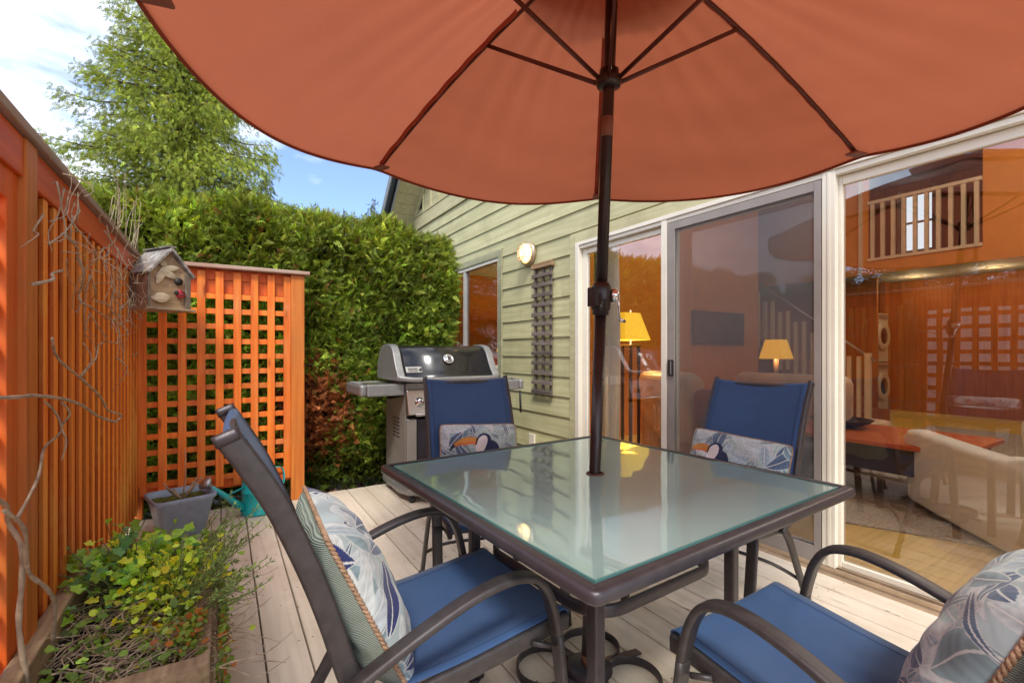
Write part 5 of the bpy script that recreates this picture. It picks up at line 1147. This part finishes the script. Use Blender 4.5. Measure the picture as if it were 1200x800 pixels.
pn2 = Vector((0, -.84, .54)).normalized(); pu2 = Vector((0, .54, .84)).normalized(); pc2 = Vector((1.215, 3.353, .985))
b = MB(); b.obox(pc2, (.062, 0, 0), pu2*.026, pn2*.002); np_ = b.build('nameplate', M['zinc'], gr, bev=.001)
b = MB()
for i_ in range(7): b.obox(pc2+Vector((-.042+i_*.0105, 0, 0))+pn2*.003+pu2*.004, (.0032, 0, 0), pu2*.0085, pn2*.0006)
for i_ in range(9): b.obox(pc2+Vector((-.044+i_*.0082, 0, 0))+pn2*.003-pu2*.014, (.0026, 0, 0), pu2*.004, pn2*.0006)
b._add([pc2+Vector((.030, 0, 0))+pn2*.0035-pu2*.012, pc2+Vector((.058, 0, 0))+pn2*.0035-pu2*.016, pc2+Vector((.058, 0, 0))+pn2*.0035+pu2*.018], [(0, 1, 2)]); b.build('lettering', M['door_dark'], np_)
# shelves
def shelf(xa, xb, outer):
    m = MB(); m.box(xa, xb, 3.40, 3.80, .862, .876); t_ = m.build('side_shelf', M['stainless'], gr, bev=.004)
    m = MB(); m.box(xa, xb, 3.365, 3.3995, .795, .882); m.build('front_rail', M['castgrey'], t_, bev=.010, seg=3)
    e0, e1 = (xa-.05, xa-.0005) if outer < 0 else (xb+.0005, xb+.05)
    m = MB(); m.box(e0, e1, 3.36, 3.81, .800, .882); m.build('end_rail', M['castgrey'], t_, bev=.018, seg=4)
    m = MB(); m.box(xa, xb, 3.801, 3.815, .82, .882); m.build('back_rail', M['castgrey'], t_, bev=.005)
    m = MB()
    for j in range(3): yy = 3.47+j*.11; cx__ = (e0+e1)/2; m.box(cx__-.02, cx__+.02, yy, yy+.05, .8822, .890)
    m.build('tool_hook', M['castgrey'], t_, bev=.003)
shelf(gx0-.28, gx0-.001, -1); shelf(gx1+.001, gx1+.29, 1)
b = MB(); b.sweep([(gx1+.30, 3.37, .79), (gx1+.30, 3.355, .60)], circ(.010, 8)); b.build('tool', M['black'], gr)
for cx_, cy_ in ((gx0+.04, 3.33), (gx1-.04, 3.33), (gx0+.04, 3.78), (gx1-.04, 3.78)):
    b = MB(); b.lathe([(.001, -.013), (.026, -.013), (.027, -.009), (.027, .009), (.026, .013), (.001, .013)], (cx_, cy_, .027), 20, (1, .3, 0)); b.box(cx_-.018, cx_+.018, cy_-.006, cy_+.03, .035, .054); b.build('caster', M['black'], gr)

# ------------------------------------------------------------------ interior things
def pyramid_shade(mb, c, wb, wt, z0, z1):
    vs = [(c[0]+sx*wb, c[1]+sy*wb, z0) for sx, sy in ((-1, -1), (1, -1), (1, 1), (-1, 1))]+[(c[0]+sx*wt, c[1]+sy*wt, z1) for sx, sy in ((-1, -1), (1, -1), (1, 1), (-1, 1))]
    mb._add(vs, [(0, 1, 5, 4), (1, 2, 6, 5), (2, 3, 7, 6), (3, 0, 4, 7)])
# floor lamp behind the left pane
fl = thing('floor_lamp', 'floor lamp with lit yellow shade behind the left glass pane', 'lamp', (3.42, 3.29, .01))
b = MB(); pyramid_shade(b, (3.38, 3.33), .175, .105, 1.235, 1.50); b.build('lamp_shade', M['shade'], fl)
b = MB()
for sx in (-1, 1):
    for sy in (-1, 1): b.box(3.42+sx*.055-.012, 3.42+sx*.055+.012, 3.29+sy*.055-.012, 3.29+sy*.055+.012, .03, 1.17)
b.box(3.30, 3.54, 3.17, 3.41, .011, .029); b.box(3.35, 3.49, 3.22, 3.36, 1.1705, 1.19); b.build('lamp_stand', M['espresso'], fl, bev=.002)
b = MB(); b.sweep([(3.42, 3.29, 1.19), (3.42, 3.29, 1.53)], circ(.006, 8)); b.build('bulb', M['bulb'], fl)
lamp_light('floor_lamp_bulb', (3.38, 3.33, 1.37), 34, (1, .70, .30), .05, fl)
tl = thing('table_lamp', 'table lamp with lit yellow shade seen through the screen door', 'lamp', (6.05, 3.3, .01))
b = MB(); pyramid_shade(b, (6.05, 3.3), .145, .09, 1.03, 1.275); b.build('lamp_shade', M['shadet'], tl)
b = MB(); b.sweep([(6.05, 3.3, .62), (6.05, 3.3, 1.03)], circ(.03, 10)); b.lathe([(.001, .60), (.08, .60), (.08, .62), (.03, .63), (.001, .63)], (6.05, 3.3, 0), 16); b.build('lamp_stand', M['espresso'], tl)
lamp_light('table_lamp_bulb', (6.05, 3.3, 1.15), 48, (1, .68, .28), .04, tl)
st = thing('side_table', 'small dark side table carrying the lamp inside the room', 'table', (6.05, 3.3, .01))
b = MB(); b.box(5.82, 6.28, 3.07, 3.53, .565, .599); b.build('tabletop', M['espresso'], st, bev=.004)
for sx in (-1, 1):
    for sy in (-1, 1): b = MB(); b.box(6.05+sx*.2-.02, 6.05+sx*.2+.02, 3.3+sy*.2-.02, 3.3+sy*.2+.02, .011, .564); b.build('leg', M['espresso'], st)
wlmp = thing('table_lamp', 'small lit table lamp inside, seen through the far small window', 'lamp', (3.9, 6.35, .9))
b = MB(); pyramid_shade(b, (3.9, 6.35), .16, .10, 1.13, 1.33); b.build('lamp_shade', M['shadet'], wlmp)
b = MB(); b.lathe([(.001, .80), (.07, .80), (.07, .82), (.02, .84), (.02, 1.12), (.001, 1.12)], (3.9, 6.35, 0), 14); b.build('lamp_stand', M['espresso'], wlmp)
lamp_light('window_lamp_bulb', (3.9, 6.35, 1.23), 22, (1, .60, .2), .04, wlmp)
dk = thing('desk', 'dark desk below the lamp inside the far small window', 'desk', (3.9, 6.4, .01))
b = MB(); b.box(3.3, 4.7, 6.1, 6.7, .76, .799); b.build('tabletop', M['espresso'], dk, bev=.003)
for sx in (3.34, 4.62): b = MB(); b.box(sx, sx+.05, 6.12, 6.68, .011, .759); b.build('leg', M['espresso'], dk)
# curtains
def curtain(label, y0, y1, x, mat, z0=.03, z1=2.0, n=9):
    t = thing('curtain', label, 'curtain', (x, (y0+y1)/2, z0)); m = MB()
    m.grid(lambda u, v: (x+.030*math.sin(u*n*6.28)+.01*math.sin(v*4), y0+(y1-y0)*u+.008*math.sin(v*5+u*20), z0+(z1-z0)*v), 90, 12); m.build('cloth', mat, t)
    m = MB(); m.sweep([(x, y0-.02, z1+.01), (x, y1+.02, z1+.01)], circ(.009, 8)); m.build('rod', M['zinc'], t)
curtain('pale grey curtain gathered behind the left glass pane', 2.86, 3.00, WX+.20, M['curtain'], n=3)
curtain('beige curtain folded at the far left door jamb', 3.03, 3.09, WX+.17, M['curtainb'], n=2)
# recliner
rc = thing('recliner', 'tan leather recliner inside behind the left glass pane', 'armchair', (3.8, 2.8, .01))
def rbx(par, name, x0, x1, y0, y1, z0, z1, mat, bev=.05): m = MB(); m.box(x0, x1, y0, y1, z0, z1); return m.build(name, mat, par, bev=bev, seg=4)
rbx(rc, 'seat', 3.62, 4.25, 2.62, 3.0, .1, .52, M['leather'], .08); rbx(rc, 'armrest', 3.42, 4.3, 3.0, 3.2, .03, .70, M['leather'], .09); rbx(rc, 'armrest', 3.42, 4.3, 2.40, 2.60, .03, .66, M['leather'], .09)
m = MB(); m.obox((3.52, 2.88, .62), (.13, 0, 0), (0, .30, 0), (-.05, 0, .32)); m.build('backrest', M['leather'], rc, bev=.10, seg=5)
m = MB(); m.obox((3.60, 2.88, .80), (.10, 0, 0), (0, .26, 0), (-.02, 0, .12)); m.build('head_cushion', M['leather'], rc, bev=.09, seg=5)
sf = thing('sofa', 'brown leather sofa with rounded back seen dimly through the screen', 'sofa', (5.4, 2.9, .01))
rbx(sf, 'seat', 4.9, 5.6, 1.9, 3.1, .08, .45, M['leather'], .06); rbx(sf, 'backrest', 4.72, 4.92, 1.95, 3.05, .1, .90, M['leather'], .09); rbx(sf, 'armrest', 4.8, 5.6, 3.1, 3.3, .08, .62, M['leather'], .08)
rd = thing('armchair', 'burgundy armchair low behind the screen door', 'armchair', (3.75, 2.15, .01))
rbx(rd, 'seat', 3.5, 4.0, 2.1, 2.6, .1, .45, M['burg'], .06); rbx(rd, 'backrest', 3.42, 3.58, 2.1, 2.6, .2, .80, M['burg'], .07); rbx(rd, 'armrest', 3.5, 4.0, 1.98, 2.09, .1, .6, M['burg'], .05)
tvt = thing('television', 'large dark television on the orange wall behind the screen door', 'television', (6.5, 4.42, 1.2))
b = MB(); b.box(5.86, 7.12, 4.385, 4.435, 1.22, 1.73); b.build('case', M['black'], tvt, bev=.006)
b = MB(); b.box(5.88, 7.10, 4.381, 4.3845, 1.24, 1.71); b.build('screen', M['tv'], tvt)
# cream armchair
ca_ = thing('armchair', 'cream leather armchair just inside the right glass pane', 'armchair', (3.53, .71, .01), R(45))
def crm(name, pts, y0, y1, bev=.03):
    m = MB(); m.prism([(x, z) for x, z in pts], y0, y1, 'y'); return m.build(name, M['cream'], ca_, bev=bev, seg=4, local=True)
side_ = [(-.12, .10), (-.02, .03), (.60, .04), (.90, .06), (.95, .50), (.91, .56), (.30, .53), (-.10, .52), (-.16, .40)]
crm('armrest', side_, -.15, 0, .035); crm('armrest', side_, -.85, -.70, .035)
crm('seat', [(-.1, .12), (.86, .12), (.88, .40), (-.1, .40)], -.695, -.155)
crm('backrest', [(-.30, .20), (-.02, .20), (.10, .70), (.06, .78), (-.12, .78), (-.20, .70)], -.695, -.10, .07)
# bench table
ct = thing('coffee_table', 'red brown topped table with dark body behind the right pane', 'table', (4.8, 1.9, .01))
b = MB(); b.box(4.05, 5.0, 1.02, 2.60, .43, .465); b.build('tabletop', M['redwood'], ct, bev=.006)
b = MB(); b.box(4.10, 4.94, 1.08, 2.54, .24, .429); b.build('drawer_body', M['espresso'], ct, bev=.004)
for xx in (4.12, 4.84):
    for yy in (1.12, 2.42): b = MB(); b.box(xx, xx+.08, yy, yy+.08, .0225, .239); b.build('leg', M['espresso'], ct)
bw = thing('bowl', 'black glass bowl on the red brown table', 'bowl', (4.6, 1.95, .465))
b = MB(); b.lathe([(.001, .467), (.09, .467), (.20, .50), (.24, .535), (.23, .535), (.19, .51), (.08, .48), (.001, .478)], (4.6, 1.95, 0), 28); b.build('bowl_body', M['enamel'], bw)
# washer and dryer stack
for nm, lb_, z0 in (('dryer', 'white tumble dryer stacked on top in the laundry recess', .93), ('washing_machine', 'white front loading washer at the bottom of the laundry recess', .012)):
    t = thing(nm, lb_, 'appliance', (10.3, 4.0, z0)); b = MB(); b.box(9.98, 10.62, 3.70, 4.34, z0, z0+.90); b.build('cabinet', M['appl'], t, bev=.015)
    zc_ = z0+.48; b = MB(); b.lathe([(.15, 0), (.25, 0), (.26, .03), (.22, .06), (.16, .045)], (10.30, 3.695, zc_), 32, (0, -1, 0)); dd_ = b.build('door', M['appl'], t)
    b = MB(); b.lathe([(.001, .02), (.16, .02), (.15, .045), (.001, .05)], (10.30, 3.695, zc_), 28, (0, -1, 0)); b.build('porthole', M['tv'], dd_)
    b = MB(); b.box(10.02, 10.58, 3.685, 3.699, z0+.80, z0+.88); b.build('control_strip', M['zinc'], t)
# staircase with pickets
sg = thing('staircase', 'interior staircase with cream pickets and handrail behind the doors', 'staircase', (8.6, 3.3, .01))
b = MB()
for i in range(9): b.box(8.2, 9.1, 3.15+i*.25, 3.40+i*.25, .011+i*.19, .20+i*.19)
b.build('tread', M['iwood'], sg)
b = MB()
for i in range(17): yy = 3.18+i*.13; z0_ = .20+max(0, i*.13//.25)*.19; b.box(8.13, 8.17, yy, yy+.05, z0_-.15, z0_+.85)
b.build('picket', M['picket'], sg)
b = MB(); b.sweep([(8.15, 3.0, .98), (8.15, 5.3, 2.78)], rrect(.035, .03, .01, 2)); b.build('handrail', M['zinc'], sg)
b = MB(); b.box(8.11, 8.18, 3.05, 3.12, .011, 1.1); b.build('newel_post', M['picket'], sg)
for i_, (x, y) in enumerate(((10.3, 3.2), (10.2, 2.2), (10.0, 1.2))):
    t = thing('downlight', ['recessed ceiling downlight nearest the laundry recess', 'recessed ceiling downlight above the panelled partition', 'recessed ceiling downlight at the right of the loft underside'][i_], 'ceiling light', (x, y, 2.435), 0, 'downlights under the loft')
    b = MB(); b.lathe([(.001, .0), (.075, .0), (.075, -.006), (.001, -.006)], (x, y, 2.438), 20); b.build('lens', emit('downlight_glow', (1, .75, .4), 6), t)
    b = MB(); b.lathe([(.076, .0), (.10, .0), (.10, -.008), (.076, -.008)], (x, y, 2.438), 20); b.build('trim_ring', M['appl'], t)
    lamp_light('downlight_bulb', (x, y, 2.30), 7, (1, .7, .35), .08, t)
# unseen fill globes, added to light the tall living room
for i_, (x, y, z, pw) in enumerate(((4.9, .2, 3.3, 95), (7.6, .9, 3.9, 45), (4.6, 3.4, 3.9, 30))):
    t = thing('fill_globe', ['added unseen fill light globe above the cream armchair', 'added unseen fill light globe in front of the loft railing', 'added unseen fill light globe near the orange end wall'][i_], 'lamp', (x, y, z), 0)
    b = MB(); uv_sphere(b, (x, y, z), .16, .16, .16, 20, 12); b.build('globe', emit('fill_globe_glow', (1, .90, .76), pw*1.25), t)
    b = MB(); b.sweep([(x, y, z+.16), (x, y, 5.0)], circ(.006, 6)); b.build('cord', M['black'], t)
